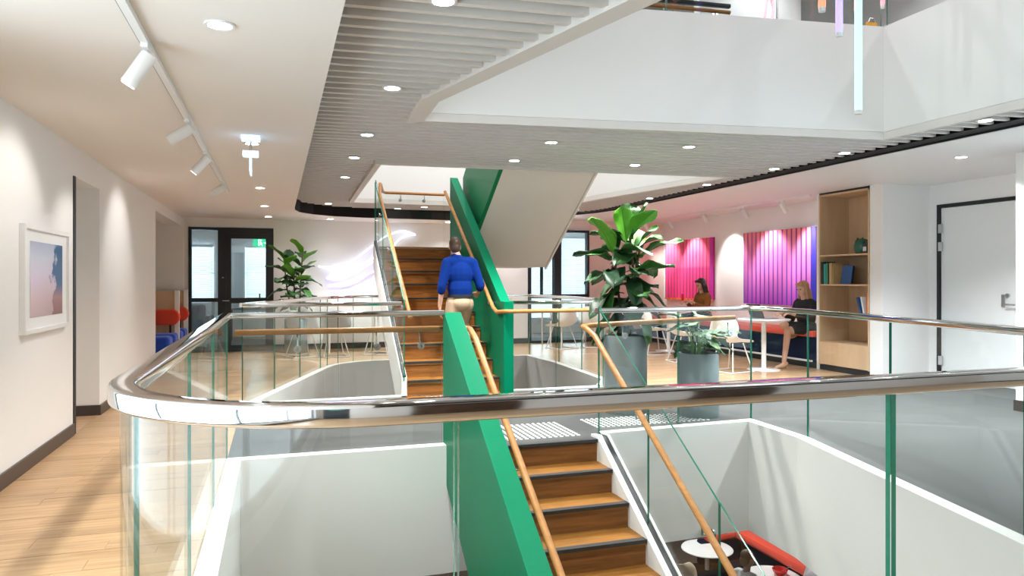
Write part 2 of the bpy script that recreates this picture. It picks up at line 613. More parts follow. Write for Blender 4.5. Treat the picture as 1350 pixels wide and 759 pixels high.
# ---- walls --------------------------------------------------------
def wall(name, label, boxes, mat='wall'):
    m = MB()
    for b in boxes:
        m.box(*b)
    return struct(name, m, mat, label)

wall('wall_left', 'white corridor wall with a framed print and a seating alcove',
     [(-1.9, -1.66, WY0, -2.65, 0, CORR), (-1.9, -1.66, -2.65, 3.45, 0, 0.22), (-1.9, -1.66, -2.65, 3.45, 2.46, CORR), (-1.9, -1.66, 3.45, 7.03, 0, CORR), (-1.9, -1.66, 7.03, 8.0, 2.22, CORR), (-1.9, -1.66, 8.0, 11.45, 0, CORR), (-1.9, -1.66, 11.45, 14.4, 2.33, CORR),
      (-2.1, -1.9, 6.9, 8.0, 0, CORR), (-2.1, -1.9, 8.0, 11.45, 0, CORR)])
wall('wall_alcove', 'warm beige lining of the seating alcove', [(-2.85, -2.7, 11.3, 14.5, 0, CORR), (-2.7, -1.9, 11.3, 11.45, 0, CORR), (-2.7, -1.62, 14.36, 14.5, 0, CORR)], 'wall')
tag(obj('trim_door_jamb', MB().box(-1.9, -1.652, 7.03, 7.10, 0, 2.22), 'black'), 'narrow black door jamb at the edge of the left wall recess', 'trim', None, 'structure')
bb = MB().box(-1.66, -1.645, WY0, 7.03, 0, 0.1).box(-1.66, -1.645, 8.0, 11.45, 0, 0.1).box(-1.9, -1.645, 7.985, 8.0, 0, 0.1)
tag(obj('baseboard_left', bb, 'basebrown'), 'dark brown skirting along the left corridor wall', 'baseboard', None, 'structure')

wall('wall_far', 'white far wall carrying the neon ribbon', [(-0.06, 5.05, 14.4, 14.55, 0, 3.0), (-1.62, -0.06, 14.4, 14.55, 2.32, 3.0), (5.05, 6.47, 14.4, 14.55, 2.42, 3.0), (-2.85, -1.62, 14.4, 14.55, 0, 3.0), (-1.62, -1.54, 14.4, 14.55, 0, 2.32)])
wall('wall_far_right', 'peach painted end wall behind the tall fig', [(6.47, 8.7, 14.4, 14.55, 0, 3.0)], 'peach')
tag(obj('baseboard_far', MB().box(-0.06, 5.05, 14.385, 14.4, 0, 0.11).box(6.47, 8.3, 14.385, 14.4, 0, 0.11), 'black'), 'black skirting along the far wall', 'baseboard', None, 'structure')
wall('wall_right', 'white wall behind the bench carrying two striped artworks', [(8.3, 8.5, 8.82, 14.4, 0, 2.9)])
wall('wall_right_pier', 'white pier between the bookcase and the door', [(7.7, 8.9, 7.62, 7.84, 0, 2.9), (8.25, 8.9, 7.84, 8.82, 0, 2.9), (7.7, 8.3, 8.81, 8.86, 0, 2.9)])
wall('wall_right_door', 'white side wall around the flush door', [(8.5, 8.7, 5.3, 6.40, 0, 2.9), (8.5, 8.7, 7.48, 7.62, 0, 2.9), (8.5, 8.7, 6.40, 7.48, 2.34, 2.9), (8.72, 8.8, 6.3, 7.6, 0, 2.4)])
wall('wall_right_near', 'white near wall at the right edge', [(7.15, 7.4, WY0, -1.45, 0, 2.9), (7.15, 7.4, -1.45, 4.65, 0, 0.22), (7.15, 7.4, -1.45, 4.65, 2.46, 2.9), (7.15, 8.7, 4.65, 5.38, 0, 2.9)])
tag(obj('baseboard_right', MB().box(7.135, 7.15, WY0, 5.395, 0, 0.11).box(7.15, 8.5, 5.38, 5.395, 0, 0.11), 'basebrown'), 'brown skirting on the near right wall', 'baseboard', None, 'structure')
wall('wall_back', 'greige wall behind the photographer', [(-2.1, -1.5, WY0 - 0.15, WY0, 0, 2.9), (-0.5, 7.3, WY0 - 0.15, WY0, 0, 2.9), (-1.5, -0.5, WY0 - 0.15, WY0, 2.5, 2.9)], 'greige')
for (xa, xb) in ((0.9, 1.9), (3.6, 4.5)):
    tag(obj('wall_panel_back', MB().box(xa, xb, WY0, WY0 + 0.03, 0, 2.4), 'walnut'), 'dark walnut panel on the wall behind the photographer, ' + ('nearer' if xa < 2 else 'farther') + ' to the corridor', 'wall panel', None, 'structure')
wall('wall_upper', 'walls of the storey above', [(-3.1, -3, WY0, 14.6, 3.65, 6.4), (8.9, 9, WY0, 14.6, 3.65, 6.4), (-3, 9, 14.6, 14.7, 3.65, 6.4), (-3, 9, WY0 - 0.1, WY0, 3.65, 6.4)])
wall('wall_lower', 'walls of the storey below', [(-3.1, -3, WY0, 14.6, -3.65, -0.9), (8.9, 9, WY0, 14.6, -3.65, -0.9), (-3, 9, 14.6, 14.7, -3.65, -0.9), (-3, 9, WY0 - 0.1, WY0, -3.65, -0.9)])

# ---- ceilings -----------------------------------------------------
struct('ceiling', MB().prism([(-2.85, WY0), (0.27, WY0), (0.27, 12.3), (0.36, 12.75), (0.6, 13.1), (0.95, 13.35), (1.5, 13.5), (5.2, 13.6), (5.2, 14.5), (-2.85, 14.5)], CORR, CORR + 0.12), 'ceil', 'flat plaster ceiling over the corridor and far end')
struct('ceiling', MB().prism([(5.97, WY0), (8.9, WY0), (8.9, 14.5), (5.2, 14.5), (5.2, 13.6), (5.6, 13.25), (5.85, 12.7), (5.97, 12.0)], RCEIL, RCEIL + 0.12), 'wall', 'flat white ceiling over the cafe side')
gap = MB().prism([(0.28, 12.0), (0.285, 12.0), (0.285, 12.3), (0.375, 12.74), (0.61, 13.085), (0.955, 13.335), (1.5, 13.485), (5.2, 13.585), (5.2, 13.595), (1.5, 13.495), (0.95, 13.345), (0.6, 13.095), (0.365, 12.75), (0.28, 12.3)], CORR + 0.005, RAFT + 0.2)
gap.prism([(5.955, WY0), (5.965, WY0), (5.965, 12.0), (5.845, 12.7), (5.595, 13.25), (5.195, 13.59), (5.18, 13.58), (5.585, 13.235), (5.835, 12.69), (5.955, 12.0)], RCEIL + 0.005, RAFT + 0.2)
gap.prism([(5.775, WY0), (5.962, WY0), (5.962, 12.0), (5.845, 12.7), (5.595, 13.25), (5.2, 13.585), (5.1, 13.45), (5.44, 13.1), (5.675, 12.6), (5.775, 12.0)], RAFT - 0.008, RAFT - 0.003)
tag(obj('trim_ceiling_gap', gap, 'darkgap'), 'black shadow gap running round the slatted ceiling', 'trim', None, 'structure')

U1 = [(1.13, 5.87), (1.11, 5.18), (1.67, 3.05), (2.35, 0.5), (5.42, 0.5), (5.38, 5.31)]
U2 = [(1.10, 8.20), (1.2, 12.3), (4.6, 12.3), (5.45, 7.85)]
slab = [[(-3, WY0), (2.6, WY0), (2.35, 0.5), (1.67, 3.05), (1.11, 5.18), (1.13, 5.87), (1.10, 8.2), (1.2, 12.3), (1.2, 14.6), (-3, 14.6)],
        [(1.13, 5.87), (5.38, 5.31), (5.45, 7.85), (1.10, 8.2)],
        [(5.42, 0.5), (5.38, 5.31), (5.45, 7.85), (4.6, 12.3), (4.6, 14.6), (9, 14.6), (9, WY0), (5.5, WY0)],
        [(1.2, 12.3), (4.6, 12.3), (4.6, 14.6), (1.2, 14.6)],
        [(2.6, WY0), (5.5, WY0), (5.42, 0.5), (2.35, 0.5)]]
sm = MB()
for s_ in slab:
    sm.prism(s_, RAFT + 0.17, FL)
raft = struct('ceiling', sm, 'slatback', 'ceiling raft of pale grey metal slats')
struct('ceiling', MB().box(-3, 9, WY0, 14.6, 6.4, 6.5), 'fascia', 'ceiling of the storey above')

def inside(poly, x, y):
    c = False
    n = len(poly)
    for i in range(n):
        x0, y0 = poly[i]
        x1, y1 = poly[(i + 1) % n]
        if (y0 > y) != (y1 > y) and x < (x1 - x0) * (y - y0) / (y1 - y0) + x0:
            c = not c
    return c
RAFTP = [(0.3, -1.2), (5.80, -1.2), (5.80, 12.0), (5.70, 12.6), (5.46, 13.1), (5.0, 13.5), (1.5, 13.42), (0.98, 13.27), (0.65, 13.05), (0.4, 12.72), (0.3, 12.2)]
def grow(poly, d):
    cx = sum(p[0] for p in poly) / len(poly)
    cy_ = sum(p[1] for p in poly) / len(poly)
    cl = list(poly) + [poly[0]]
    a = sum(cl[i][0] * cl[i + 1][1] - cl[i + 1][0] * cl[i][1] for i in range(len(poly)))
    q = offset_poly([poly[-1]] + list(poly) + [poly[0]], d if a > 0 else -d)
    return q[1:-1]
U1g, U2g = grow(U1, 0.09), grow(U2, 0.06)
slat_me = mesh_of('slat', MB().box(0, 1, -0.019, 0.019, 0, 0.11), 'slat')
SK = -0.075
nsl = 0
yy = 0.6
while yy < 13.9:
    # walk along the slat line and keep the runs that lie inside the raft and outside the openings
    run = None
    xs = [0.30 + 0.02 * i for i in range(276)]
    for x in xs + [99]:
        yl = yy + SK * (x - 0.3)
        ok = x < 50 and inside(RAFTP, x, yl) and not inside(U1g, x, yl) and not inside(U2g, x, yl)
        if ok and run is None:
            run = x
        if not ok and run is not None:
            L = xl - run
            if L > 0.1:
                s_ = link('slat', slat_me, raft)
                s_.location = (run, yy + SK * (run - 0.3), RAFT)
                s_.rotation_euler = (0, 0, math.atan(SK))
                s_.scale = (L / math.cos(math.atan(SK)), 1, 1)
                nsl += 1
            run = None
        xl = x
    yy += 0.141

# upper storey: white edges of its two openings with pale metal trim below
def edge_ring(poly, d, z0, z1, mat, label, name, thin=()):
    m = MB()
    q = grow(poly, d)
    q2 = grow(poly, 0.02)
    poly = grow(poly, -0.02)
    n = len(poly)
    for i in range(n):
        j = (i + 1) % n
        k = q2 if i in thin else q
        m.prism([poly[i], poly[j], k[j], k[i]], z0, z1)
    o = obj(name, m, mat)
    return tag(o, label, 'trim', None, 'structure')
edge_ring(U1, 0.06, RAFT + 0.052, FL + 0.03, 'fascia', 'white edge of the upper storey opening over the atrium', 'trim_upper_edge')
edge_ring(U2, 0.06, RAFT + 0.052, FL + 0.03, 'fascia', 'white edge of the upper stair opening', 'trim_upper_edge')
edge_ring(U1, 0.11, RAFT - 0.02, RAFT + 0.05, 'slat', 'pale metal border of the slats round the atrium opening', 'trim_slat_border', (3, 4, 5))
edge_ring(U2, 0.05, RAFT - 0.02, RAFT + 0.05, 'slat', 'pale metal border of the slats round the stair opening', 'trim_slat_border')

# ---- far glazed door set -------------------------------------------
def frame_box(m, x0, x1, z0, z1, y0, y1, t):
    m.box(x0, x0 + t, y0, y1, z0, z1)
    m.box(x1 - t, x1, y0, y1, z0, z1)
    m.box(x0 + t, x1 - t, y0, y1, z1 - t, z1)
    m.box(x0 + t, x1 - t, y0, y1, z0, z0 + t)
    return m
d1 = thing('door_1', 'black framed glazed door and sidelight at the corridor end', 'door', (-0.8, 14.42, 0))
d1['kind'] = 'structure'
m = MB()
frame_box(m, -1.54, -0.06, 0, 2.31, 14.37, 14.5, 0.05)
m.box(-1.04, -0.9, 14.37, 14.5, 0.05, 2.26).box(-0.9, -0.11, 14.37, 14.5, 2.2, 2.26).box(-1.49, -1.04, 14.37, 14.5, 0.93, 1.0)
obj('frame', m, 'black', d1)
lf = obj('leaf', frame_box(MB(), -0.9, -0.11, 0.03, 2.2, 14.39, 14.45, 0.09).box(-0.81, -0.2, 14.39, 14.45, 0.90, 1.0), 'black', d1)
obj('handle', MB().tube([(-0.95, 14.36, 0.95), (-0.95, 14.33, 0.95), (-0.84, 14.33, 0.95)], 0.01, 8), 'steel', lf, 60)
obj('lock', MB().lathe([(0.0, 0), (0.02, 0), (0.02, 0.02)], (-0.95, 14.36, 1.37), 12), 'steel', lf)
for (x0, x1, z0, z1) in ((-1.49, -1.04, 1.0, 2.26), (-1.49, -1.04, 0.05, 0.93), (-0.81, -0.2, 1.0, 2.11), (-0.81, -0.2, 0.12, 0.90)):
    obj('pane', MB().box(x0, x1, 14.415, 14.425, z0, z1), 'glass_window', d1)
# office room behind the doors
struct('floor', MB().box(-3.2, 2.2, 14.55, 18.2, -0.1, 0), 'concrete', 'floor of the office behind the glazed door')
wall('wall_office', 'pale walls of the office behind the glazed door', [(-3.3, -3.2, 14.5, 18.2, 0, 2.6), (2.2, 2.3, 14.5, 18.2, 0, 2.6), (-3.2, -2.35, 18.1, 18.2, 0, 2.6), (-1.35, -0.75, 18.1, 18.2, 0, 2.6), (0.35, 2.2, 18.1, 18.2, 0, 2.6),
      (-2.35, -1.35, 18.1, 18.2, 0, 0.8), (-0.75, 0.35, 18.1, 18.2, 0, 0.8), (-2.35, -1.35, 18.1, 18.2, 2.15, 2.6), (-0.75, 0.35, 18.1, 18.2, 2.15, 2.6)])
struct('ceiling', MB().box(-3.3, 2.3, 14.55, 18.2, 2.6, 2.7), 'ceil', 'ceiling of the office behind the glazed door')

def blinds(name, label, x0, x1, y, z0, z1, glassy=True):
    t = thing(name, label, 'blind', ((x0 + x1) / 2, y, z0))
    obj('headrail', MB().box(x0, x1, y - 0.03, y + 0.03, z1 - 0.05, z1), 'blind', t)
    m = MB()
    z = z0 + 0.02
    while z < z1 - 0.06:
        m.sheet([(x0 + 0.01, y - 0.02, z + 0.012), (x1 - 0.01, y - 0.02, z + 0.012), (x1 - 0.01, y + 0.02, z - 0.012), (x0 + 0.01, y + 0.02, z - 0.012)], (0, 0, 0.002))
        z += 0.045
    o = obj('slats', m, 'blind', t)
    o['kind'] = 'stuff'
    obj('bottom_rail', MB().box(x0, x1, y - 0.015, y + 0.015, z0 - 0.01, z0 + 0.01), 'blind', t)
    return t
def window(name, label, x0, x1, y, z0, z1, mids=(), matf='whitegloss', mz=None):
    o = thing(name, label, 'window', ((x0 + x1) / 2, y, z0))
    o['kind'] = 'structure'
    m = frame_box(MB(), x0, x1, z0, z1, y - 0.04, y + 0.04, 0.045)
    for xm in mids:
        m.box(xm - 0.03, xm + 0.03, y - 0.04, y + 0.04, z0, z1)
    if mz:
        m.box(x0 + .045, x1 - .045, y - 0.038, y + 0.038, mz - 0.02, mz + 0.02)
    obj('window_frame', m, matf, o)
    obj('pane', MB().box(x0 + 0.04, x1 - 0.04, y - 0.005, y + 0.005, z0 + 0.04, z1 - 0.04), 'glass_window', o)
    return o
window('window_1', 'bright office window seen through the sidelight', -2.35, -1.35, 18.12, 0.8, 2.15, (), 'whitegloss', 1.5)
window('window_2', 'bright office window seen through the door pane', -0.75, 0.35, 18.12, 0.8, 2.15, (-0.05,), 'whitegloss', 1.5)
blinds('venetian_blind', 'white slatted blind in the office behind the sidelight', -2.3, -1.4, 18.0, 0.85, 2.15)
blinds('venetian_blind', 'white slatted blind in the office behind the glazed door leaf', -0.7, 0.3, 18.0, 0.85, 2.15)

# ---- far right glazed partition --------------------------------------
d2 = thing('window_3', 'dark blue framed glazed partition at the far right', 'window', (5.75, 14.42, 0))
d2['kind'] = 'structure'
m = frame_box(MB(), 5.07, 6.46, 0, 2.41, 14.37, 14.5, 0.05)
m.box(5.64, 5.80, 14.36, 14.5, 0.05, 2.36).box(5.12, 6.41, 14.37, 14.5, 0.95, 1.03).box(5.36, 5.39, 14.38, 14.5, 1.03, 2.36)
obj('window_frame', m, 'black', d2)
for (x0, x1, z0, z1) in ((5.12, 5.36, 1.03, 2.36), (5.39, 5.64, 1.03, 2.36), (5.80, 6.41, 1.03, 2.36), (5.12, 5.64, 0.05, 0.95), (5.80, 6.41, 0.05, 0.95)):
    obj('pane', MB().box(x0, x1, 14.415, 14.425, z0, z1), 'glass_window', d2)
struct('floor', MB().box(2.4, 9.0, 14.55, 17.2, -0.1, 0), 'concrete', 'floor of the meeting room behind the far right glazing')
wall('wall_meeting', 'pale walls of the meeting room behind the far right glazing', [(2.3, 2.4, 14.55, 17.2, 0, 2.6), (9.0, 9.1, 14.55, 17.2, 0, 2.6), (2.4, 4.9, 17.1, 17.2, 0, 2.6), (7.9, 9.0, 17.1, 17.2, 0, 2.6), (4.9, 7.9, 17.1, 17.2, 0, 0.35), (4.9, 7.9, 17.1, 17.2, 2.45, 2.6)])
struct('ceiling', MB().box(2.3, 9.1, 14.55, 17.2, 2.6, 2.7), 'ceil', 'ceiling of the meeting room behind the far right glazing')
window('window_4', 'wide bright window of the meeting room', 4.9, 7.9, 17.12, 0.35, 2.45, (5.9, 6.9))
blinds('venetian_blind', 'white slatted blind behind the far right glazing', 4.95, 7.85, 17.0, 0.75, 2.45)

# ---- side windows added for fill light, and dark door behind the photographer ------------------
def added_window(name, label, x, y0, y1, z0, z1):
    o = thing(name, label, 'window', (x, (y0 + y1) / 2, z0))
    o['kind'] = 'structure'
    m = MB()
    for k in range(5):
        ym = y0 + (y1 - y0 - 0.05) * k / 4
        m.box(x - 0.03, x + 0.03, ym, ym + 0.05, z0, z1)
    m.box(x - 0.03, x + 0.03, y0, y1, z0, z0 + 0.05).box(x - 0.03, x + 0.03, y0, y1, z1 - 0.05, z1)
    obj('window_frame', m, 'black', o)
    for k in range(4):
        ya = y0 + (y1 - y0 - 0.05) * k / 4 + 0.05
        obj('pane', MB().box(x - 0.005, x + 0.005, ya, ya + (y1 - y0 - 0.05) / 4 - 0.05, z0 + 0.05, z1 - 0.05), 'glass_window', o)
added_window('window_added_left', 'unseen long window added to the corridor wall for fill light', -1.78, -2.65, 3.45, 0.22, 2.46)  # out-of-view window invented to let in fill light
added_window('window_added_right', 'unseen long window added to the right wall for fill light', 7.3, -1.45, 4.65, 0.22, 2.46)  # invented like the left one, for fill from the right
d3 = thing('door_2', 'black door behind the photographer', 'door', (-1.0, WY0, 0))
d3['kind'] = 'structure'
obj('leaf', MB().box(-1.5, -0.5, WY0 - 0.1, WY0, 0, 2.5), 'black', d3)

def exit_sign(label, c, wdt, h, rz):
    """green sign with a white running figure, door outline and arrow"""
    t = thing('exit_sign', label, 'sign', c, None, rz)
    M = base_matrix(t)
    def W(pts):
        return [M @ Vector(p) for p in pts]
    b = MB()
    b.sheet(W([(-wdt / 2, 0, -h / 2), (wdt / 2, 0, -h / 2), (wdt / 2, 0, h / 2), (-wdt / 2, 0, h / 2)]), M.to_3x3() @ Vector((0, 0.03, 0)))
    obj('housing', b, 'sign_green', t)
    s = h / 2
    g = MB()
    def poly(pts):
        g.sheet(W([(x * s, -0.004, z * s) for (x, z) in pts]), M.to_3x3() @ Vector((0, 0.003, 0)))
    poly([(-0.9, -0.75), (-0.75, -0.75), (-0.75, 0.75), (-0.9, 0.75)])
    poly([(-0.9, 0.62), (-0.1, 0.62), (-0.1, 0.75), (-0.9, 0.75)])
    poly([(-0.45, 0.25), (-0.3, 0.2), (-0.2, 0.35), (-0.3, 0.48), (-0.45, 0.45)])
    poly([(-0.5, 0.15), (-0.2, 0.1), (-0.1, -0.25), (-0.35, -0.3)])
    poly([(-0.2, 0.1), (0.1, -0.05), (0.05, -0.15), (-0.22, -0.02)])
    poly([(-0.5, 0.15), (-0.7, -0.1), (-0.62, -0.18), (-0.4, 0.02)])
    poly([(-0.32, -0.2), (0.0, -0.45), (0.1, -0.75), (-0.05, -0.75), (-0.12, -0.5), (-0.4, -0.32)])
    poly([(-0.35, -0.25), (-0.45, -0.55), (-0.7, -0.55), (-0.7, -0.42), (-0.5, -0.42)])
    poly([(0.35, -0.08), (0.75, -0.08), (0.75, -0.35), (1.15, 0.0), (0.75, 0.35), (0.75, 0.08), (0.35, 0.08)])
    obj('pictogram', g, 'sign_white', t)
    return t
exit_sign('green running figure exit sign hanging inside the office door', (-0.27, 14.9, 2.06), 0.34, 0.16, 0)
exit_sign('green running figure exit sign over the door behind the photographer', (-1.0, WY0 + 0.05, 1.62), 0.55, 0.28, PI)

# ---- right flush door ----------------------------------------------------
d4 = thing('door_3', 'flush white door in a thin black frame on the right wall', 'door', (8.5, 6.94, 0))
d4['kind'] = 'structure'
m = MB().box(8.485, 8.6, 7.44, 7.485, 0, 2.345).box(8.485, 8.6, 6.40, 7.44, 2.30, 2.345)
obj('frame', m, 'black', d4)
lf = obj('leaf', MB().box(8.51, 8.56, 6.56, 7.435, 0.01, 2.295), 'doorwhite', d4)
obj('fixed_leaf', MB().box(8.50, 8.56, 6.40, 6.552, 0.01, 2.295), 'doorwhite', d4)
for z in (0.25, 1.78, 2.02):
    obj('hinge', MB().box(8.48, 8.5, 7.40, 7.46, z - 0.06, z + 0.06), 'steel', lf)
obj('lock_plate', MB().box(8.49, 8.505, 6.53, 6.575, 1.0, 1.15), 'steel', d4)
obj('handle', MB().tube([(8.5, 6.49, 1.03), (8.44, 6.49, 1.03), (8.44, 6.36, 1.03)], 0.011, 8), 'steel', d4, 60)
obj('keyhole', MB().tube([(8.5, 6.49, 1.14), (8.475, 6.49, 1.14)], 0.026, 14), 'steel', d4, 60)

# ================================================================== STAIRS
SL = RISE / GO
X0, X1 = 1.43, 2.52           # clear width of both flights in line
def flight(name, label, ys, zs, n, dirn, x0, x1):
    """n risers; dirn +1 climbs away from the photographer, -1 drops towards him"""
    t = thing(name, label, 'staircase', ((x0 + x1) / 2, ys, min(zs, zs)))
    w_ = x1 - x0
    tr = mesh_of('tread', MB().box(x0, x1, -0.02, GO + 0.012, -0.035, 0), 'tread')
    ns = mesh_of('nosing', MB().box(x0 + 0.002, x1 - 0.002, -0.024, 0.03, -0.022, 0.003), 'nosing')
    rs = mesh_of('riser', MB().box(x0, x1, 0, 0.012, 0, RISE - 0.035), 'riser')
    for k in range(n):
        if dirn > 0:
            yr, zb = ys + GO * k, zs + RISE * k
            zt, yt = zb + RISE, yr
            nt_ = k < n - 1
        else:
            yr, zb = ys - GO * k, zs - RISE * (k + 1)
            zt, yt = zb, yr - GO
            nt_ = True
        r = link('riser', rs, t)
        r.location = (0, yr, zb)
        if nt_:
            o = link('tread', tr, t)
            o.location = (0, yt, zt)
            q = link('nosing', ns, o)
            q.matrix_parent_inverse = Matrix.Identity(4)
    # body under the steps and the white string on the open side
    return t

# flight going up, away from the photographer
up = flight('staircase', 'timber stair flight rising away to the half landing', 8.15, 0, 10, 1, X0 - 0.02, X1 - 0.02)
top = 8.15 + GO * 9
body = [(8.15, -0.02), (8.15 + 0.3, -0.02), (top, RISE * 9 - 0.30), (12.05, 1.53), (12.05, 1.80), (top + 0.012, 1.80)]
bpts = [(8.162, -0.02)]
for k in range(10):
    bpts += [(8.162 + GO * k, RISE * (k + 1) - 0.036), (8.162 + GO * (k + 1), RISE * (k + 1) - 0.036)]
bpts = bpts[:-1] + [(top + 0.012, 1.53), (8.6, -0.02)]
obj('carriage', MB().sheet([(X0 - 0.02, y, z) for (y, z) in bpts], (X1 - X0, 0, 0)), 'fascia', up)
sp = [(8.15, -0.05), (8.15, 0.22), (top, 1.825 + 0.06), (top, 1.52), (8.62, -0.05)]
obj('stringer', MB().sheet([(X0 - 0.085, y, z) for (y, z) in sp], (0.06, 0, 0)), 'fascia', up)
sg = [(8.15, 0.225), (8.15, 0.245), (top, 1.91), (top, 1.885)]
obj('glazing_channel', MB().sheet([(X0 - 0.075, y, z) for (y, z) in sg], (0.04, 0, 0)), 'black', up)
# half landing and the return flight over it
hl = thing('staircase', 'half landing and return flight with plain beige underside', 'staircase', (3.4, 11.3, 1.54))
LP = [(X0 - 0.02, top + 0.014), (4.06, top + 0.014), (4.06, 12.05), (1.62, 12.05)]
obj('landing', MB().prism(LP, 1.54, 1.80), 'soffit', hl)
obj('landing_floor', MB().prism([(p[0], p[1] - (0.03 if p[1] < 11 else 0)) for p in LP], 1.80, 1.825), 'tread', hl)
y1 = top - 10 * GO
rp = [(top, 1.54), (top, 1.80)]
rp2 = []
for k in range(10):
    rp2 += [(top - GO * k, 1.825 + RISE * (k + 1) - 0.03), (top - GO * (k + 1), 1.825 + RISE * (k + 1) - 0.03)]
obj('carriage', MB().sheet([(2.76, y, z) for (y, z) in [(top + 0.02, 1.54)] + rp2 + [(y1, 3.36)]], (1.28, 0, 0)), 'soffit', hl)
tr2 = mesh_of('tread', MB().box(2.76, 4.04, -GO - 0.01, 0.02, -0.03, 0), 'tread')
for k in range(10):
    o = link('tread', tr2, hl)
    o.location = (0, top - GO * k, 1.825 + RISE * (k + 1))
obj('stringer', MB().sheet([(4.04, y, z) for (y, z) in [(top + 0.05, 1.50), (top + 0.05, 1.93), (y1, 3.80), (y1, 3.34)]], (0.03, 0, 0)), 'soffit', hl)
gp = [(top + 0.02, 1.52), (top + 0.02, 2.89), (y1 + 0.3, 2.89 + SL * (top + 0.02 - y1 - 0.3)), (y1 + 0.3, 1.52 + SL * (top + 0.02 - y1 - 0.3))]
g2 = obj('balustrade_panel', MB().sheet([(2.70, y, z) for (y, z) in gp], (0.055, 0, 0)), 'green_dark', hl)
g2['label'] = 'green side panel of the return flight'

# flight going down, towards the photographer
dn = flight('staircase', 'timber stair flight dropping towards the storey below', 5.5, 0, 10, -1, X0, X1 + 0.02)
obj('top_nosing', MB().box(X0, X1 + 0.02, 5.475, 5.53, -0.022, 0.003), 'nosing', dn)
bp = []
for k in range(10):
    bp += [(5.51 - GO * k + 0.003, -RISE * k - 0.036), (5.51 - GO * k + 0.003, -RISE * (k + 1) - 0.036)]
bp = [(5.513, -0.5)] + bp + [(5.5 - GO * 10, -RISE * 10 - 0.036), (5.5 - GO * 10, -RISE * 10 - 0.4)]
obj('carriage', MB().sheet([(X0 + 0.005, y, z) for (y, z) in bp], (X1 - X0, 0, 0)), 'fascia', dn)
ye = 5.5 - GO * 10
obj('half_landing', MB().box(0.0, 2.68, ye - 1.2, ye, -1.825 - 0.25, -1.825), 'tread', dn)
sp = [(5.62, 0.02), (5.5, 0.03), (ye, -1.825 + 0.03), (ye, -1.825 - 0.4), (5.62, -0.42)]
obj('stringer', MB().sheet([(X1 + 0.02, y, z) for (y, z) in sp], (0.045, 0, 0)), 'white', dn)
obj('stringer', MB().sheet([(X1 + 0.115, y, z) for (y, z) in sp], (0.02, 0, 0)), 'white', dn)
sp = [(5.62, 0.01), (5.5, 0.02), (ye, -1.825 + 0.02), (ye, -1.825 - 0.3), (5.62, -0.32)]
obj('glazing_channel', MB().sheet([(X1 + 0.066, y, z) for (y, z) in sp], (0.048, 0, 0)), 'black', dn)

# solid green balustrades
def green_panel(label, pts, x0, x1):
    t = obj('green_balustrade', MB().sheet([(x0, y, z) for (y, z) in pts], (x1 - x0, 0, 0)), 'green', None, None, 0.004)
    return tag(t, label, 'balustrade')
green_panel('solid green balustrade descending beside the lower timber flight', [(5.72, 1.064), (5.68, 1.064), (ye, 1.064 - SL * (5.68 - ye)), (ye, -0.23 - SL * (5.7 - ye)), (5.72, -0.23)], 1.28, 1.42)
green_panel('solid green balustrade climbing beside the man on the stairs', [(7.98, 0.0), (7.98, 1.08), (8.12, 1.08), (8.2, 1.13), (top + 0.05, 2.89), (top + 0.05, 1.50), (8.5, -0.02)], 2.505, 2.625)

# ================================================================== GLASS BALUSTRADES
RAILP = rrect(0.062, 0.044, 0.008, 3)
def pane(parent, p0, p1, z0=0.0, z1=1.045, t=0.012, gap=0.006):
    a, b = Vector((p0[0], p0[1], 0)), Vector((p1[0], p1[1], 0))
    d = (b - a).normalized()
    a, b = a + d * gap, b - d * gap
    n = Vector((d.y, -d.x, 0)) * t
    a, b = a - n * 0.5, b - n * 0.5
    return obj('glass_pane', MB().sheet([(a.x, a.y, z0), (b.x, b.y, z0), (b.x, b.y, z1), (a.x, a.y, z1)], n, 0, 1), ['glass', 'glass_edge'], parent)
def rail(parent, path, z=1.062):
    return obj('handrail', MB().sweep(RAILP, [(p[0], p[1], z) for p in path]), 'chrome', parent, 35)
def split(p, q, n):
    return [(p[0] + (q[0] - p[0]) * i / n, p[1] + (q[1] - p[1]) * i / n) for i in range(n + 1)]

gb = thing('glass_balustrade', 'near glass balustrade with a polished chrome rail curving round to the corridor', 'balustrade', (1.0, 1.42, 0))
xs = [3.28, 2.66, 1.46, 0.34]
for i in range(3):
    pane(gb, (xs[i], 1.42), (xs[i + 1], 1.42), -0.12, t=0.015, gap=0.009)
# curved corner pane
cv = [(0.34, 1.42), (0.2, 1.42)] + [p[:2] for p in arc((0.2, 1.97), 0.55, -PI / 2, -PI, 14, 0)][1:] + [(-0.35, 2.1)]
gm = MB()
io, oo = offset_poly(cv, 0.006), offset_poly(cv, -0.006)
for i in range(len(cv) - 1):
    a, b, c_, d_ = io[i], io[i + 1], oo[i + 1], oo[i]
    vs = [(a[0], a[1], -0.12), (b[0], b[1], -0.12), (c_[0], c_[1], -0.12), (d_[0], d_[1], -0.12), (a[0], a[1], 1.045), (b[0], b[1], 1.045), (c_[0], c_[1], 1.045), (d_[0], d_[1], 1.045)]
    gm.add(vs, [(0, 1, 5, 4), (2, 3, 7, 6)], 0)
    gm.add(vs, [(0, 3, 2, 1), (4, 5, 6, 7)], 1)
    if i == 0:
        gm.add(vs, [(3, 0, 4, 7)], 1)
    if i == len(cv) - 2:
        gm.add(vs, [(1, 2, 6, 5)], 1)
obj('glass_pane', gm, ['glass', 'glass_edge'], gb, 30)
for (a, b) in ((2.1, 3.3), (3.3, 4.5), (4.5, 5.69)):
    pane(gb, (-0.35, a), (-0.35, b), -0.12)
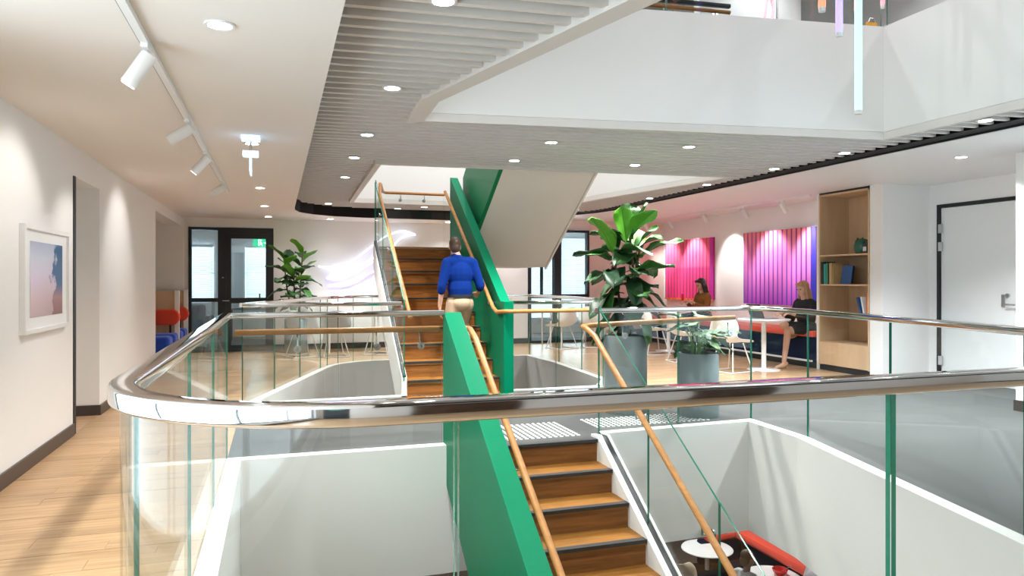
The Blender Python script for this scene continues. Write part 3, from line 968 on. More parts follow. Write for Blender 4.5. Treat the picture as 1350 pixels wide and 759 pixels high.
rail(gb, [(3.3, 1.42), (2.5, 1.42), (1.5, 1.42), (0.6, 1.42), (0.2, 1.42)] + [p[:2] for p in arc((0.2, 1.97), 0.55, -PI / 2, -PI, 24, 0)][1:] + [(-0.35, 3), (-0.35, 5.68), (-0.33, 5.70), (0.5, 5.70), (1.28, 5.70)])
for (a, b) in ((-0.35, 0.46), (0.46, 1.27)):
    pane(gb, (a, 5.70), (b, 5.70), -0.12)

gr = thing('glass_balustrade', 'glass balustrade with chrome rail along the right side of the atrium', 'balustrade', (4.2, 5.0, 0))
for (a, b, n) in (((2.66, 5.72), (4.28, 5.80), 2), ((4.28, 5.80), (4.23, 4.97), 1), ((4.23, 4.97), (3.64, 2.69), 2), ((3.64, 2.69), (3.3, 1.46), 1)):
    pp = split(a, b, n)
    for i in range(n):
        pane(gr, pp[i], pp[i + 1], -0.02)
rail(gr, [(2.64, 5.72), (4.2, 5.797), (4.262, 5.785), (4.278, 5.72), (4.23, 4.97), (3.64, 2.69), (3.3, 1.42)])

gf = thing('glass_balustrade', 'glass balustrade with chrome rail round the far stair opening', 'balustrade', (2.0, 12.03, 0))
for (a, b, n) in ((V2_LEFT[0], V2_LEFT[1], 3), ((1.5, 12.03), (4.25, 12.03), 3), ((4.25, 12.03), (4.32, 10.8), 1), ((4.32, 10.8), (4.2, 8.7), 2), ((4.2, 8.7), (3.85, 8.15), 1)):
    pp = split(a, b, n)
    for i in range(n):
        pane(gf, pp[i], pp[i + 1], -0.02)
for i in range(1, 5):
    pane(gf, V2_LEFT[i], V2_LEFT[i + 1], -0.02, gap=0.001)
rail(gf, V2_LEFT)

gl = thing('glass_balustrade', 'glass balustrade at the back of the bridge left of the stairs', 'balustrade', (0.5, 8.15, 0))
for (a, b) in ((-0.35, 0.5), (0.5, 1.34)):
    pane(gl, (a, 8.15), (b, 8.15), -0.02)
rail(gl, [(-0.35, 8.15), (1.34, 8.15)])
gq = thing('glass_balustrade', 'glass balustrade at the back of the bridge right of the green newel', 'balustrade', (3.2, 8.1, 0))
for (a, b) in ((2.63, 3.2), (3.2, 3.82)):
    pane(gq, (a, 8.1), (b, 8.1), -0.02)
rail(gq, [(2.63, 8.1), (3.82, 8.1)])

def slope_pane(parent, x, ya, yb, zb_a, zb_b, hgt=1.0, t=0.012):
    return obj('glass_pane', MB().sheet([(x, ya, zb_a), (x, yb, zb_b), (x, yb, zb_b + hgt), (x, ya, zb_a + hgt)], (t, 0, 0), 0, 1), ['glass', 'glass_edge'], parent)
su = thing('glass_balustrade', 'frameless glass balustrade climbing the left of the upper flight', 'balustrade', (1.37, 9.4, 0))
zl = lambda yv: 0.20 + SL * (yv - 8.15)
yb = [8.13, 9.0, 9.85, top]
for i in range(3):
    slope_pane(su, 1.362, yb[i] + 0.004, yb[i + 1] - 0.004, zl(yb[i]), zl(yb[i + 1]), 0.92)
pane(su, (1.38, top + 0.01), (1.60, 11.97), 1.82, 2.80)
for (a, b) in ((1.62, 2.7), (2.71, 4.04)):
    pane(su, (a, 12.0), (b, 12.0), 1.82, 2.80)
sd = thing('glass_balustrade', 'frameless glass balustrade descending the right of the lower flight', 'balustrade', (2.61, 4.6, 0))
zd = lambda yv: -0.04 - SL * (5.5 - yv)
yb = [5.62, 4.75, 3.85, ye]
for i in range(3):
    slope_pane(sd, 2.604, yb[i] - 0.004, yb[i + 1] + 0.004, zd(yb[i]) + 0.0, zd(yb[i + 1]) + 0.0, 1.06)

# ---- timber handrails on brackets -----------------------------------------
def hand(label, path, brackets, r=0.023):
    t = thing('timber_handrail', label, 'handrail', path[0])
    obj('rail', MB().tube(path, r, 12), 'rail_wood', t, 50)
    for (p, q) in brackets:
        p, q = Vector(p), Vector(q)
        b = MB().tube([q, (p.x, p.y, q.z), (p.x, p.y, p.z - r)], 0.007, 8)
        d = (Vector((p.x, p.y, q.z)) - q).normalized()
        b.tube([q, q + d * 0.014], 0.028, 14)
        obj('bracket', b, 'steel', t, 50)
    return t
hz = 0.93
hand('long timber handrail across the near glass of the bridge', [(-0.30, 5.78, hz), (1.26, 5.78, hz)],
     [((x, 5.78, hz), (x, 5.71, hz - 0.13)) for (x) in (0.15, 0.75, 1.1)])
hz2 = 0.965
slo = lambda yv, dz: dz + SL * (yv - 8.15)
hand('timber handrail on the green wall turning along the back of the bridge', [(2.44, top + 0.1, slo(top + 0.1, 0.97)), (2.44, 8.2, slo(8.2, 0.97)), (2.45, 8.08, 0.955), (2.5, 7.98, hz2), (2.56, 7.935, hz2), (2.66, 7.93, hz2), (3.72, 8.02, hz2)],
     [((2.44, yv, slo(yv, 0.97)), (2.503, yv, slo(yv, 0.97) - 0.09)) for yv in (10.4, 9.7, 9.0, 8.4)] + [((3.1, 7.97, hz2), (3.1, 8.09, hz2 - 0.11))])
hand('timber handrail on glass left of the climbing man', [(1.44, 8.12, slo(8.12, 0.92)), (1.44, top, slo(top, 0.94)), (1.46, top + 0.12, 2.76), (1.64, 11.8, 2.77), (1.70, 11.92, 2.77), (2.7, 11.93, 2.77)],
     [((1.44, yv, slo(yv, 0.93)), (1.376, yv, slo(yv, 0.93) - 0.08)) for yv in (10.3, 9.5, 8.4)] + [((x, 11.93, 2.77), (x, 11.99, 2.66)) for x in (1.95, 2.35)])
sld = lambda yv, dz: dz - SL * (5.5 - yv)
hand('timber handrail running down inside the lower green balustrade', [(1.47, 5.95, 0.93), (1.48, 5.62, 0.93), (1.48, 5.45, sld(5.45, 0.90)), (1.48, ye, sld(ye, 0.90))],
     [((1.48, yv, sld(yv, 0.90)), (1.421, yv, sld(yv, 0.90) - 0.08)) for yv in (5.2, 4.4, 3.6)])
hand('timber handrail along the bridge glass and down the right of the lower flight', [(4.15, 5.88, 0.97), (3.3, 5.83, 0.95), (2.63, 5.80, 0.93), (2.53, 5.76, 0.92), (2.52, 5.66, 0.91), (2.52, 5.5, 0.86), (2.52, ye, sld(ye, 0.86))],
     [((2.52, yv, sld(yv, 0.86)), (2.603, yv, sld(yv, 0.86) - 0.08)) for yv in (4.77, 3.9)] + [((x, 5.84, 0.95), (x, 5.79, 0.83)) for x in (2.95, 4.05)])

# ---- tactile pads -----------------------------------------------------------
def tactile(label, x0, x1, y0, y1, pitch, rad):
    t = thing('tactile_pad', label, 'tactile paving', ((x0 + x1) / 2, (y0 + y1) / 2, 0))
    m = MB()
    y_ = y0
    while y_ < y1:
        x_ = x0
        while x_ < x1:
            m.lathe([(rad, 0), (rad * 0.72, 0.006)], (x_, y_, 0.0005), 8)
            x_ += pitch
        y_ += pitch
    o = obj('studs', m, 'stud', t)
    o['kind'] = 'stuff'
    return t
tactile('white warning studs at the head of the lower flight', 1.62, 2.5, 5.68, 6.3, 0.052, 0.017)
tactile('white warning studs beside the glass right of the lower flight', 2.75, 3.9, 5.93, 6.3, 0.052, 0.017)
tactile('white warning studs at the foot of the upper flight', 1.62, 2.42, 7.6, 8.1, 0.052, 0.017)
obj_foot = tag(obj('stair_foot_board', MB().box(X0 - 0.03, X1 - 0.02, 7.98, 8.16, 0, 0.004), 'tread'), 'thin timber strip on the floor at the foot of the upper flight', 'floor strip')

# ================================================================== LAMPS
def spot_lamp(name, loc, rot, power, angle, blend, col, parent, size=0.05):
    l = bpy.data.lights.new(name, 'SPOT')
    l.energy = power
    l.spot_size = math.radians(angle)
    l.spot_blend = blend
    l.color = col
    l.shadow_soft_size = size
    o = bpy.data.objects.new(name, l)
    COL.objects.link(o)
    o.parent = parent
    o.matrix_parent_inverse = base_matrix(parent).inverted()
    o.location = loc
    o.rotation_euler = rot
    return o
ring_me = mesh_of('trim_ring', MB().lathe([(0.052, 0.0), (0.066, 0.0), (0.068, 0.006), (0.05, 0.012)], (0, 0, 0), 20), 'white', 40)
disc_me = mesh_of('lens', MB().lathe([(0.0, 0.0), (0.052, 0.0), (0.052, 0.006), (0, 0.006)], (0, 0, 0), 20), 'lamp_disc')
def downlight(x, y, z, label, power=40, col=(1, 0.96, 0.90), group=None, angle=125):
    t = thing('downlight', label, 'downlight', (x, y, z - 0.008), group)
    for (n, me) in (('trim_ring', ring_me), ('lens', disc_me)):
        o = link(n, me, t)
        o.matrix_parent_inverse = Matrix.Identity(4)
    if power:
        spot_lamp('downlight_beam', (x, y, z - 0.03), (0, 0, 0), power, angle, 0.8, col, t)
    return t
WARM = (1.0, 0.95, 0.90)
NEUT = (1.0, 0.98, 0.965)
COOL = (0.93, 0.965, 1.0)
for (x, y, lab) in ((0.75, 3.35, 'round downlight at the top edge of the slats left of the atrium'), (0.754, 4.97, 'brightest round downlight in the slats left of the atrium opening'), (0.78, 6.63, 'round downlight in the slats just left of the atrium opening corner'),
                    (0.79, 7.90, 'round downlight in the slats left of the stair opening corner'), (0.83, 9.43, 'round downlight in the slats beside the left edge of the stair opening'), (0.84, 12.75, 'small round downlight in the slats near the rounded far corner')):
    downlight(x, y, RAFT, lab, 120, NEUT, 'downlights in the left slats')
for (x, y, lab) in ((2.50, 6.45, 'round downlight in the bridge slats above and right of the green stair panel'), (2.49, 7.55, 'round downlight in the slats right above the green stair panel'),
                    (3.90, 7.41, 'round downlight in the slats above the beige stair underside, right edge'), (3.88, 6.24, 'round downlight in the middle of the bridge slats under the atrium edge')):
    downlight(x, y, RAFT, lab, 150, NEUT, 'downlights in the bridge slats')
for (x, y, lab) in ((5.60, 7.15, 'round downlight in the right slats above the first artwork'), (5.64, 8.62, 'round downlight in the right slats where the stair opening ends'), (5.60, 6.04, 'round downlight in the right slats above the bookcase'),
                    (5.57, 4.45, 'rightmost round downlight in the slats by the black gap'), (5.70, 10.33, 'small round downlight in the right slats above the tall fig'), (5.3, 12.4, 'small round downlight in the far right slats above the window')):
    downlight(x, y, RAFT, lab, (215 if y < 7 else 180) if y < 8 else 80, COOL, 'downlights in the right slats')
for (x, y, lab) in ((2.52, 12.8, 'small far downlight seen over the half landing, right one'), (2.1, 13.2, 'small far downlight seen over the half landing, left one')):
    downlight(x, y, RAFT, lab, 50, COOL, 'downlights over the far landing')
for (x, y, lab) in ((-0.245, 3.51, 'large near downlight in the corridor ceiling'), (-0.2, 6.45, 'corridor downlight beside the hanging glass sign'), (-0.197, 9.49, 'corridor downlight right of the end of the lamp track'), (-0.178, 11.77, 'small corridor downlight before the glazed door'), (-0.15, 13.7, 'farthest corridor downlight in front of the glazed door')):
    downlight(x, y, CORR, lab, 13, WARM, 'downlights in the corridor ceiling')
for (x, y, lab) in ((6.82, 5.72, 'single downlight in the white ceiling in front of the flush door'),):
    downlight(x, y, RCEIL, lab, 225, COOL)
downlight(-0.3, 0.8, CORR, 'corridor downlight over the photographer', 10, WARM, 'downlights in the corridor ceiling')
for (x, lab) in ((0.95, 'downlight washing the far wall beside the neon ribbon'), (3.2, 'added fill lamp washing the far wall behind the green balustrade'), (4.6, 'added fill lamp washing the far wall beside the far right glazing')):
    downlight(x, 13.85, CORR, lab, 8 if x < 1 else 24, COOL, 'downlights along the far wall')  # the two right-hand lamps are added to brighten the wall

def head(x, y, z, tilt, rz, label, group, power, col, angle=60):
    """cylindrical track spotlight hung from its adaptor, nose tilted"""
    t = thing('spotlight', label, 'spotlight', (x, y, z), group, rz)
    M = base_matrix(t)
    R_ = M @ Matrix.Translation((0, 0, -0.075)) @ Matrix.Rotation(tilt, 4, 'Y')
    def X(mb, mtx):
        mb.v = [tuple(mtx @ Vector(v)) for v in mb.v]
        return mb
    obj('adaptor', X(MB().box(-0.016, 0.016, -0.06, 0.06, -0.03, 0.0).box(-0.008, 0.008, -0.012, 0.012, -0.085, -0.03), M), 'white', t)
    obj('barrel', X(MB().lathe([(0.0, 0.03), (0.036, 0.03), (0.038, 0.025), (0.038, -0.145), (0.033, -0.15), (0.031, -0.13), (0, -0.13)], (0, 0, 0), 20), R_), 'white', t, 40)
    obj('lens', X(MB().lathe([(0, -0.131), (0.03, -0.131)], (0, 0, 0), 16), R_), 'lamp_disc', t)
    p = R_ @ Vector((0, 0, -0.17))
    e = R_.to_euler()
    spot_lamp('spotlight_beam', p, e, power, angle, 0.6, col, t, 0.03)
    return t
tr = thing('light_track', 'white ceiling lamp track running along the corridor', 'track', (-0.6, 6.0, CORR))
obj('track', MB().box(-0.618, -0.582, 1.5, 9.9, CORR - 0.03, CORR - 0.001), 'white', tr)
obj('slot', MB().box(-0.625, -0.617, 1.5, 9.9, CORR - 0.022, CORR - 0.01), 'basebrown', tr)
for i, (y, tl, lab) in enumerate(((3.85, 0.55, 'nearest white spotlight on the corridor track'), (5.55, 0.95, 'second white spotlight from the front on the corridor track'), (6.9, 0.7, 'third white spotlight from the front on the corridor track'), (8.9, 0.95, 'farthest white spotlight on the corridor track'))):
    head(-0.6, y, CORR - 0.02, tl, 0, lab, 'spotlights on the corridor track', 14, WARM, 85)
tr = thing('light_track', 'white ceiling lamp track over the striped artworks', 'track', (7.62, 11.5, RCEIL))
obj('track', MB().box(7.60, 7.64, 8.9, 14.2, RCEIL - 0.03, RCEIL - 0.001), 'white', tr)
for (y, lab) in ((9.55, 'first white spotlight from the bookcase on the cafe track'), (10.55, 'second white spotlight from the bookcase on the cafe track'), (11.75, 'third white spotlight from the bookcase on the cafe track'), (13.0, 'fourth white spotlight from the bookcase on the cafe track'), (14.0, 'farthest white spotlight on the cafe track')):
    head(7.62, y, RCEIL - 0.02, -0.65, 0, lab, 'spotlights over the artworks', 40, (1, 0.97, 0.95), 75)

# hanging glass sign seen edge-on in the corridor ceiling
t = thing('hanging_sign', 'small edge lit glass sign hanging under the corridor ceiling', 'sign', (-0.2, 6.17, CORR))
obj('ceiling_plate', MB().box(-0.27, -0.13, 6.10, 6.24, CORR - 0.03, CORR), 'acrylic_blue', t)
obj('stem', MB().tube([(-0.2, 6.17, CORR - 0.03), (-0.2, 6.17, CORR - 0.13)], 0.01, 8), 'steel', t)
obj('bracket', MB().box(-0.26, -0.14, 6.12, 6.22, CORR - 0.16, CORR - 0.12), 'acrylic_blue', t)
obj('blade', MB().box(-0.205, -0.195, 6.0, 6.3, CORR - 0.30, CORR - 0.16), 'acrylic_blue', t)

# neon ribbon on the far wall
t = thing('neon_sign', 'flowing white and lilac neon ribbon on the far wall', 'neon sign', (1.6, 14.36, 1.2))
def spline(pts, n=6):
    P = [Vector(p) for p in pts]
    P = [2 * P[0] - P[1]] + P + [2 * P[-1] - P[-2]]
    out = []
    for i in range(1, len(P) - 2):
        for k in range(n):
            u = k / n
            a, b, c, d = P[i - 1], P[i], P[i + 1], P[i + 2]
            out.append(0.5 * ((2 * b) + (c - a) * u + (2 * a - 5 * b + 4 * c - d) * u * u + (3 * b - a - 3 * c + d) * u ** 3))
    out.append(P[-2])
    return out
yn = 14.325
NS = [('neon_white', [(0.76, 1.60), (0.95, 1.57), (1.15, 1.60), (1.42, 1.72), (1.78, 2.0), (2.05, 2.2), (2.38, 2.31), (2.64, 2.24)]),
      ('neon_white', [(2.64, 2.24), (2.45, 2.22), (2.28, 2.11), (2.16, 1.93), (2.10, 1.7)]),
      ('neon_lilac', [(0.92, 1.36), (1.12, 1.36), (1.45, 1.47), (1.78, 1.68), (2.05, 1.82)]),
      ('neon_white', [(0.96, 1.41), (1.15, 1.41), (1.45, 1.53), (1.76, 1.74), (2.1, 1.95)]),
      ('neon_lilac', [(0.96, 1.24), (1.2, 1.24), (1.5, 1.33), (1.8, 1.50), (2.05, 1.6)])]
for (mt, pts) in NS:
    obj('neon_tube', MB().tube(spline([(x, yn, z) for (x, z) in pts]), 0.013, 8), mt, t, 60)
for (x, z) in ((0.9, 1.36), (1.3, 1.63), (1.9, 2.08), (2.5, 2.29)):
    obj('clip', MB().box(x - 0.01, x + 0.01, yn, 14.4, z - 0.01, z + 0.01), 'white', t)

# hanging neon tubes in the atrium
def tube_lamp(x, y, zb, zt, mt, label, r=0.026):
    t = thing('neon_tube_pendant', label, 'tube light', (x, y, zb), 'coloured tube lights hanging in the atrium')
    obj('tube', MB().lathe([(0, 0.03), (r, 0.03), (r, zt - zb - 0.03), (0, zt - zb - 0.03)], (x, y, zb), 14), mt, t, 40)
    obj('end_cap', MB().lathe([(0, 0), (r * 0.9, 0), (r * 0.95, 0.03), (0, 0.03)], (x, y, zb), 14), 'white', t, 40)
    obj('end_cap', MB().lathe([(0, 0), (r * 0.95, 0), (r * 0.9, 0.03), (0, 0.03)], (x, y, zt - 0.03), 14), 'white', t, 40)
    obj('cord', MB().tube([(x, y, zt), (x, y, 6.4)], 0.003, 6), 'black', t)
tube_lamp(4.02, 4.2, 2.53, 5.0, 'neon_mint', 'long mint green tube light hanging lowest in the atrium')
tube_lamp(3.985, 4.35, 3.14, 5.4, 'neon_purple', 'violet tube light hanging right behind the long mint tube')
tube_lamp(3.74, 4.25, 3.26, 5.3, 'neon_orange', 'short orange tube light hanging left of the mint tube')
tube_lamp(4.55, 4.95, 3.55, 5.6, 'neon_mint', 'pale green tube light behind and right of the mint tube', 0.018)
tube_lamp(4.75, 4.98, 3.62, 5.6, 'neon_pink', 'pink tube light right of the mint tube beside the glass', 0.022)
tube_lamp(4.95, 4.9, 3.66, 5.8, 'neon_pink', 'rightmost of the thin pink tube lights in the atrium', 0.018)

# ---- upper storey bits in view -------------------------------------------------
ug = thing('glass_balustrade', 'glass balustrade on the white edge of the upper storey', 'balustrade', (4.0, 5.5, FL))
pp = split((1.15, 5.92), (5.40, 5.36), 4)
for i in range(4):
    pane(ug, pp[i], pp[i + 1], FL - 0.05, FL + 1.05)
pp = split((5.43, 5.33), (5.46, 1.0), 3)
for i in range(3):
    pane(ug, pp[i], pp[i + 1], FL - 0.05, FL + 1.05)
obj('handrail', MB().sweep(RAILP, [(1.15, 5.92, FL + 1.06), (5.43, 5.35, FL + 1.06), (5.46, 1.0, FL + 1.06)]), 'chrome', ug, 35)
uh = thing('glass_balustrade', 'upper bridge balustrade with dark rail seen through the upper glass', 'balustrade', (4.6, 7.9, FL))
pp = split((3.9, 7.95), (5.45, 7.82), 2)
for i in range(2):
    pane(uh, pp[i], pp[i + 1], FL, FL + 1.05)
obj('handrail', MB().sweep(RAILP, [(3.9, 7.95, FL + 1.14), (5.45, 7.82, FL + 1.14)]), 'darkmetal', uh, 35)
hand('timber handrail on the upper bridge at the top of the picture', [(3.7, 7.88, FL + 1.03), (5.4, 7.74, FL + 1.03)], [((4.5, 7.81, FL + 1.03), (4.5, 7.88, FL + 0.93)), ((5.2, 7.76, FL + 1.03), (5.2, 7.83, FL + 0.93))])
wall('wall_upper_sign', 'cream wall on the upper storey carrying pink neon scribble', [(5.9, 7.7, 9.2, 9.35, FL, 6.4)])
t = thing('neon_sign', 'pink neon scribble on the upper storey wall', 'neon sign', (7.1, 9.18, FL + 1))
obj('neon_tube', MB().tube(spline([(6.95, 9.17, 4.9), (7.0, 9.17, 5.2), (7.08, 9.17, 5.65), (7.17, 9.17, 5.5), (7.12, 9.17, 5.15), (7.16, 9.17, 4.9)]), 0.018, 8), 'neon_pink', t, 60)
obj('neon_tube', MB().tube(spline([(7.12, 9.17, 4.9), (7.2, 9.17, 5.2), (7.32, 9.17, 5.22), (7.36, 9.17, 4.95)]), 0.018, 8), 'neon_pink', t, 60)
um = thing('ceiling_grille', 'pale slatted ceiling panel of the upper storey', 'ceiling panel', (4.5, 12.0, 6.3))
sl_me = mesh_of('slat', MB().box(3.0, 7.0, -0.02, 0.02, 0, 0.1), 'slat')
for k in range(16):
    o = link('slat', sl_me, um)
    o.location = (0, 10.4 + 0.25 * k, 6.29)
for (x, y, lab) in ((6.9, 8.6, 'small downlight on the upper storey above the pink sign'), (7.6, 7.6, 'small downlight on the upper storey right of the hanging tubes')):
    downlight(x, y, 6.4, lab, 60, COOL, 'downlights of the upper storey')
for (x, y, lab) in ((7.2, 3.5, 'added upper storey fill lamp right of the atrium'), (7.2, 6.0, 'added upper storey fill lamp near the right end of the bridge'), (3.2, 10.5, 'added upper storey fill lamp above the stair'), (2.4, 7.0, 'added upper storey fill lamp above the bridge'), (8.0, 12.0, 'added upper storey fill lamp at the far right corner')):
    downlight(x, y, 6.4, lab, 110, COOL, 'downlights of the upper storey', 150)  # lamps added, mostly out of view, to brighten the upper walls
lo = thing('padlock_tag', 'small amber tag clipped on the upper glass', 'tag', (5.28, 5.36, FL + 0.02))
obj('plate', MB().box(5.22, 5.34, 5.345, 5.365, FL + 0.0, FL + 0.08), 'yellow', lo)
obj('clip', MB().tube([(5.24, 5.355, FL + 0.08), (5.26, 5.355, FL + 0.12), (5.30, 5.355, FL + 0.12), (5.32, 5.355, FL + 0.08)], 0.006, 6), 'steel', lo)
# unseen lamps added to light the lower storey
for (x, y, lab) in ((6.6, 9.2, 'added fill lamp over the lower storey booth'), (5.6, 10.6, 'added fill lamp over the lower storey round table'), (3.0, 7.5, 'added fill lamp under the bridge on the lower storey')):
    downlight(x, y, -0.98, lab, 60, NEUT, 'added fill lamps of the lower storey', 150)

# ================================================================== ARTWORKS
def art_mat(name, stops):
    """vertical colour run of a painted fin"""
    m, nt, b = newmat(name)
    geo = N(nt, 'ShaderNodeNewGeometry')
    sx = N(nt, 'ShaderNodeSeparateXYZ')
    nt.links.new(geo.outputs['Position'], sx.inputs[0])
    mr = N(nt, 'ShaderNodeMapRange')
    mr.inputs[1].default_value = 0.9
    mr.inputs[2].default_value = 2.2
    nt.links.new(sx.outputs[2], mr.inputs[0])
    rp = N(nt, 'ShaderNodeValToRGB')
    el = rp.color_ramp.elements
    el[0].position, el[0].color = stops[0][0], stops[0][1] + (1,)
    el[1].position, el[1].color = stops[-1][0], stops[-1][1] + (1,)
    for (p, c) in stops[1:-1]:
        e = el.new(p)
        e.color = c + (1,)
    nt.links.new(mr.outputs[0], rp.inputs[0])
    nt.links.new(rp.outputs[0], b.inputs['Base Color'])
    b.inputs['Roughness'].default_value = 0.6
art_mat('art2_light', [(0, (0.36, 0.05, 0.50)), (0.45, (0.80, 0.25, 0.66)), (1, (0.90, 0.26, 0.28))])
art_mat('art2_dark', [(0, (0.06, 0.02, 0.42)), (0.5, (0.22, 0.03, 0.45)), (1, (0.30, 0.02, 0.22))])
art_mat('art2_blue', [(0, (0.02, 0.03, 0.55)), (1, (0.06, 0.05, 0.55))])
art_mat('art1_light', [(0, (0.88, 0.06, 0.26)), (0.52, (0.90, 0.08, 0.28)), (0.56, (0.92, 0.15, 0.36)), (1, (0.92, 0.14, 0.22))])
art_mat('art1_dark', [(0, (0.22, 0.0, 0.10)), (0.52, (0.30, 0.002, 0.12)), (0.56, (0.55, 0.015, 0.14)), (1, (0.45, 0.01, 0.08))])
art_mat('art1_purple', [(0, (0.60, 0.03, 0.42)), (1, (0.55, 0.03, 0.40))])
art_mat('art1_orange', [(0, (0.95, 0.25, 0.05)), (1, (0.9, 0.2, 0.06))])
def artwork(label, y0, y1, z0, z1, nf, lm, dm, em, lip_=None):
    t = thing('artwork', label, 'artwork', (8.28, (y0 + y1) / 2, z0))
    obj('backboard', MB().box(8.255, 8.295, y0, y1, z0, z1), dm, t)
    wdt = (y1 - y0) / nf
    for k in range(nf):
        a = y0 + wdt * k
        b = a + wdt * 0.9
        me = MB()
        # triangular fin: face turned to the far end and face turned to the near end carry different colours
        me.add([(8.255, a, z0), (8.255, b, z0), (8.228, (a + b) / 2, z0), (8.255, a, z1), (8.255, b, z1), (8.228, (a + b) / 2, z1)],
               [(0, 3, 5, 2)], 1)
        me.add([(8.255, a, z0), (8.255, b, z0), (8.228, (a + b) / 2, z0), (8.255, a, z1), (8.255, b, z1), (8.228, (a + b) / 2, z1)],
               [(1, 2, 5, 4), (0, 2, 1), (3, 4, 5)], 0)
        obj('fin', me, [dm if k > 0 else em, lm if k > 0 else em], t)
    if lip_:
        for k in range(nf):
            a = y0 + wdt * (k + 0.2)
            obj('bottom_tab', MB().box(8.22, 8.255, a, a + wdt * 0.6, z0 - 0.035, z0), lip_, t)
    return t
artwork('large fluted artwork of pink and violet vertical fins with a blue end', 9.52, 11.41, 0.90, 2.2, 16, 'art2_light', 'art2_dark', 'art2_blue')
artwork('smaller fluted artwork of crimson and pink vertical fins', 12.39, 14.25, 0.95, 2.19, 15, 'art1_light', 'art1_dark', 'art1_purple', 'art1_orange')

# framed print on the left wall
m_, nt_, b_ = newmat('print')
geo = N(nt_, 'ShaderNodeNewGeometry')
sx = N(nt_, 'ShaderNodeSeparateXYZ')
nt_.links.new(geo.outputs['Position'], sx.inputs[0])
mrz = N(nt_, 'ShaderNodeMapRange')
mrz.inputs[1].default_value, mrz.inputs[2].default_value = 1.0, 1.65
nt_.links.new(sx.outputs[2], mrz.inputs[0])
rp = N(nt_, 'ShaderNodeValToRGB')
el = rp.color_ramp.elements
el[0].position, el[0].color = 0.0, (0.45, 0.30, 0.31, 1)
el[1].position, el[1].color = 1.0, (0.36, 0.41, 0.62, 1)
e = el.new(0.3)
e.color = (0.62, 0.45, 0.50, 1)
e = el.new(0.55)
e.color = (0.66, 0.56, 0.68, 1)
e = el.new(0.75)
e.color = (0.58, 0.60, 0.74, 1)
nt_.links.new(mrz.outputs[0], rp.inputs[0])
no = N(nt_, 'ShaderNodeTexNoise')
no.inputs['Scale'].default_value = 7.0
no.inputs['Detail'].default_value = 5
nt_.links.new(geo.outputs['Position'], no.inputs['Vector'])
# coast mass: grows towards the far side of the print
mry = N(nt_, 'ShaderNodeMapRange')
mry.inputs[1].default_value, mry.inputs[2].default_value = 5.95, 6.6
nt_.links.new(sx.outputs[1], mry.inputs[0])
ad = N(nt_, 'ShaderNodeMath', operation='ADD')
nt_.links.new(mry.outputs[0], ad.inputs[0])
nt_.links.new(no.outputs['Fac'], ad.inputs[1])
gt = N(nt_, 'ShaderNodeMapRange')
gt.inputs[1].default_value, gt.inputs[2].default_value = 1.12, 1.2
nt_.links.new(ad.outputs[0], gt.inputs[0])
rp2 = N(nt_, 'ShaderNodeValToRGB')
el = rp2.color_ramp.elements
el[0].position, el[0].color = 0.05, (0.28, 0.14, 0.12, 1)
el[1].position, el[1].color = 0.8, (0.03, 0.12, 0.30, 1)
e = el.new(0.3)
e.color = (0.40, 0.22, 0.24, 1)
e = el.new(0.45)
e.color = (0.07, 0.15, 0.30, 1)
nt_.links.new(mrz.outputs[0], rp2.inputs[0])
mx = N(nt_, 'ShaderNodeMix', data_type='RGBA')
nt_.links.new(gt.outputs[0], mx.inputs[0])
nt_.links.new(rp.outputs[0], mx.inputs[6])
nt_.links.new(rp2.outputs[0], mx.inputs[7])
nt_.links.new(mx.outputs[2], b_.inputs['Base Color'])
b_.inputs['Roughness'].default_value = 0.12
t = thing('framed_print', 'white framed seaside print in pink and blue on the corridor wall', 'picture', (-1.65, 6.22, 0.95))
obj('frame', MB().box(-1.66, -1.62, 5.67, 5.70, 0.95, 1.71).box(-1.66, -1.62, 6.745, 6.775, 0.95, 1.71).box(-1.66, -1.62, 5.70, 6.745, 0.95, 0.98).box(-1.66, -1.62, 5.70, 6.745, 1.68, 1.71), 'white', t, None, 0.003)
obj('mount', MB().box(-1.66, -1.64, 5.70, 6.745, 0.98, 1.68), 'white', t)
obj('print', MB().box(-1.641, -1.637, 5.83, 6.62, 1.06, 1.60), 'print', t)

# ================================================================== FURNITURE
# built-in bookcase
bc = thing('bookcase', 'tall birch plywood bookcase built into the white pier', 'bookcase', (7.98, 8.32, 0))
BY0, BY1, BX0, BX1 = 7.845, 8.805, 7.69, 8.24
obj('side_panel', MB().box(BX0, BX1, BY0, BY0 + 0.022, 0.08, 2.59), 'birch', bc)
obj('side_panel', MB().box(BX0, BX1, BY1 - 0.022, BY1, 0.08, 2.59), 'birch', bc)
obj('back_panel', MB().box(BX1 - 0.01, BX1, BY0, BY1, 0.08, 2.59), 'birch', bc)
obj('top_panel', MB().box(BX0, BX1, BY0, BY1, 2.565, 2.59), 'birch', bc)
obj('shadow_gap', MB().box(BX0 + 0.01, BX1, BY0, BY1, 2.59, RCEIL), 'black', bc)
for z in (1.70, 1.27, 0.835, 0.42):
    obj('shelf', MB().box(BX0 + 0.005, BX1 - 0.01, BY0 + 0.022, BY1 - 0.022, z - 0.022, z), 'birch', bc)
obj('door', MB().box(BX0, BX0 + 0.02, BY0 + 0.024, BY1 - 0.024, 0.09, 0.398), 'birch', bc)
obj('plinth', MB().box(BX0 + 0.02, BX1, BY0, BY1, 0, 0.08), 'black', bc)
for (nm, c) in (('book_black', (0.02, 0.022, 0.025)), ('book_teal', (0.03, 0.36, 0.34)), ('book_green', (0.06, 0.34, 0.17)), ('book_tan', (0.50, 0.33, 0.15)), ('book_blue', (0.03, 0.10, 0.28)), ('book_white', (0.75, 0.78, 0.82)), ('book_orange', (0.72, 0.19, 0.05)), ('page', (0.78, 0.74, 0.66))):
    paint(nm, c, 0.5, var=0.08, scale=30)
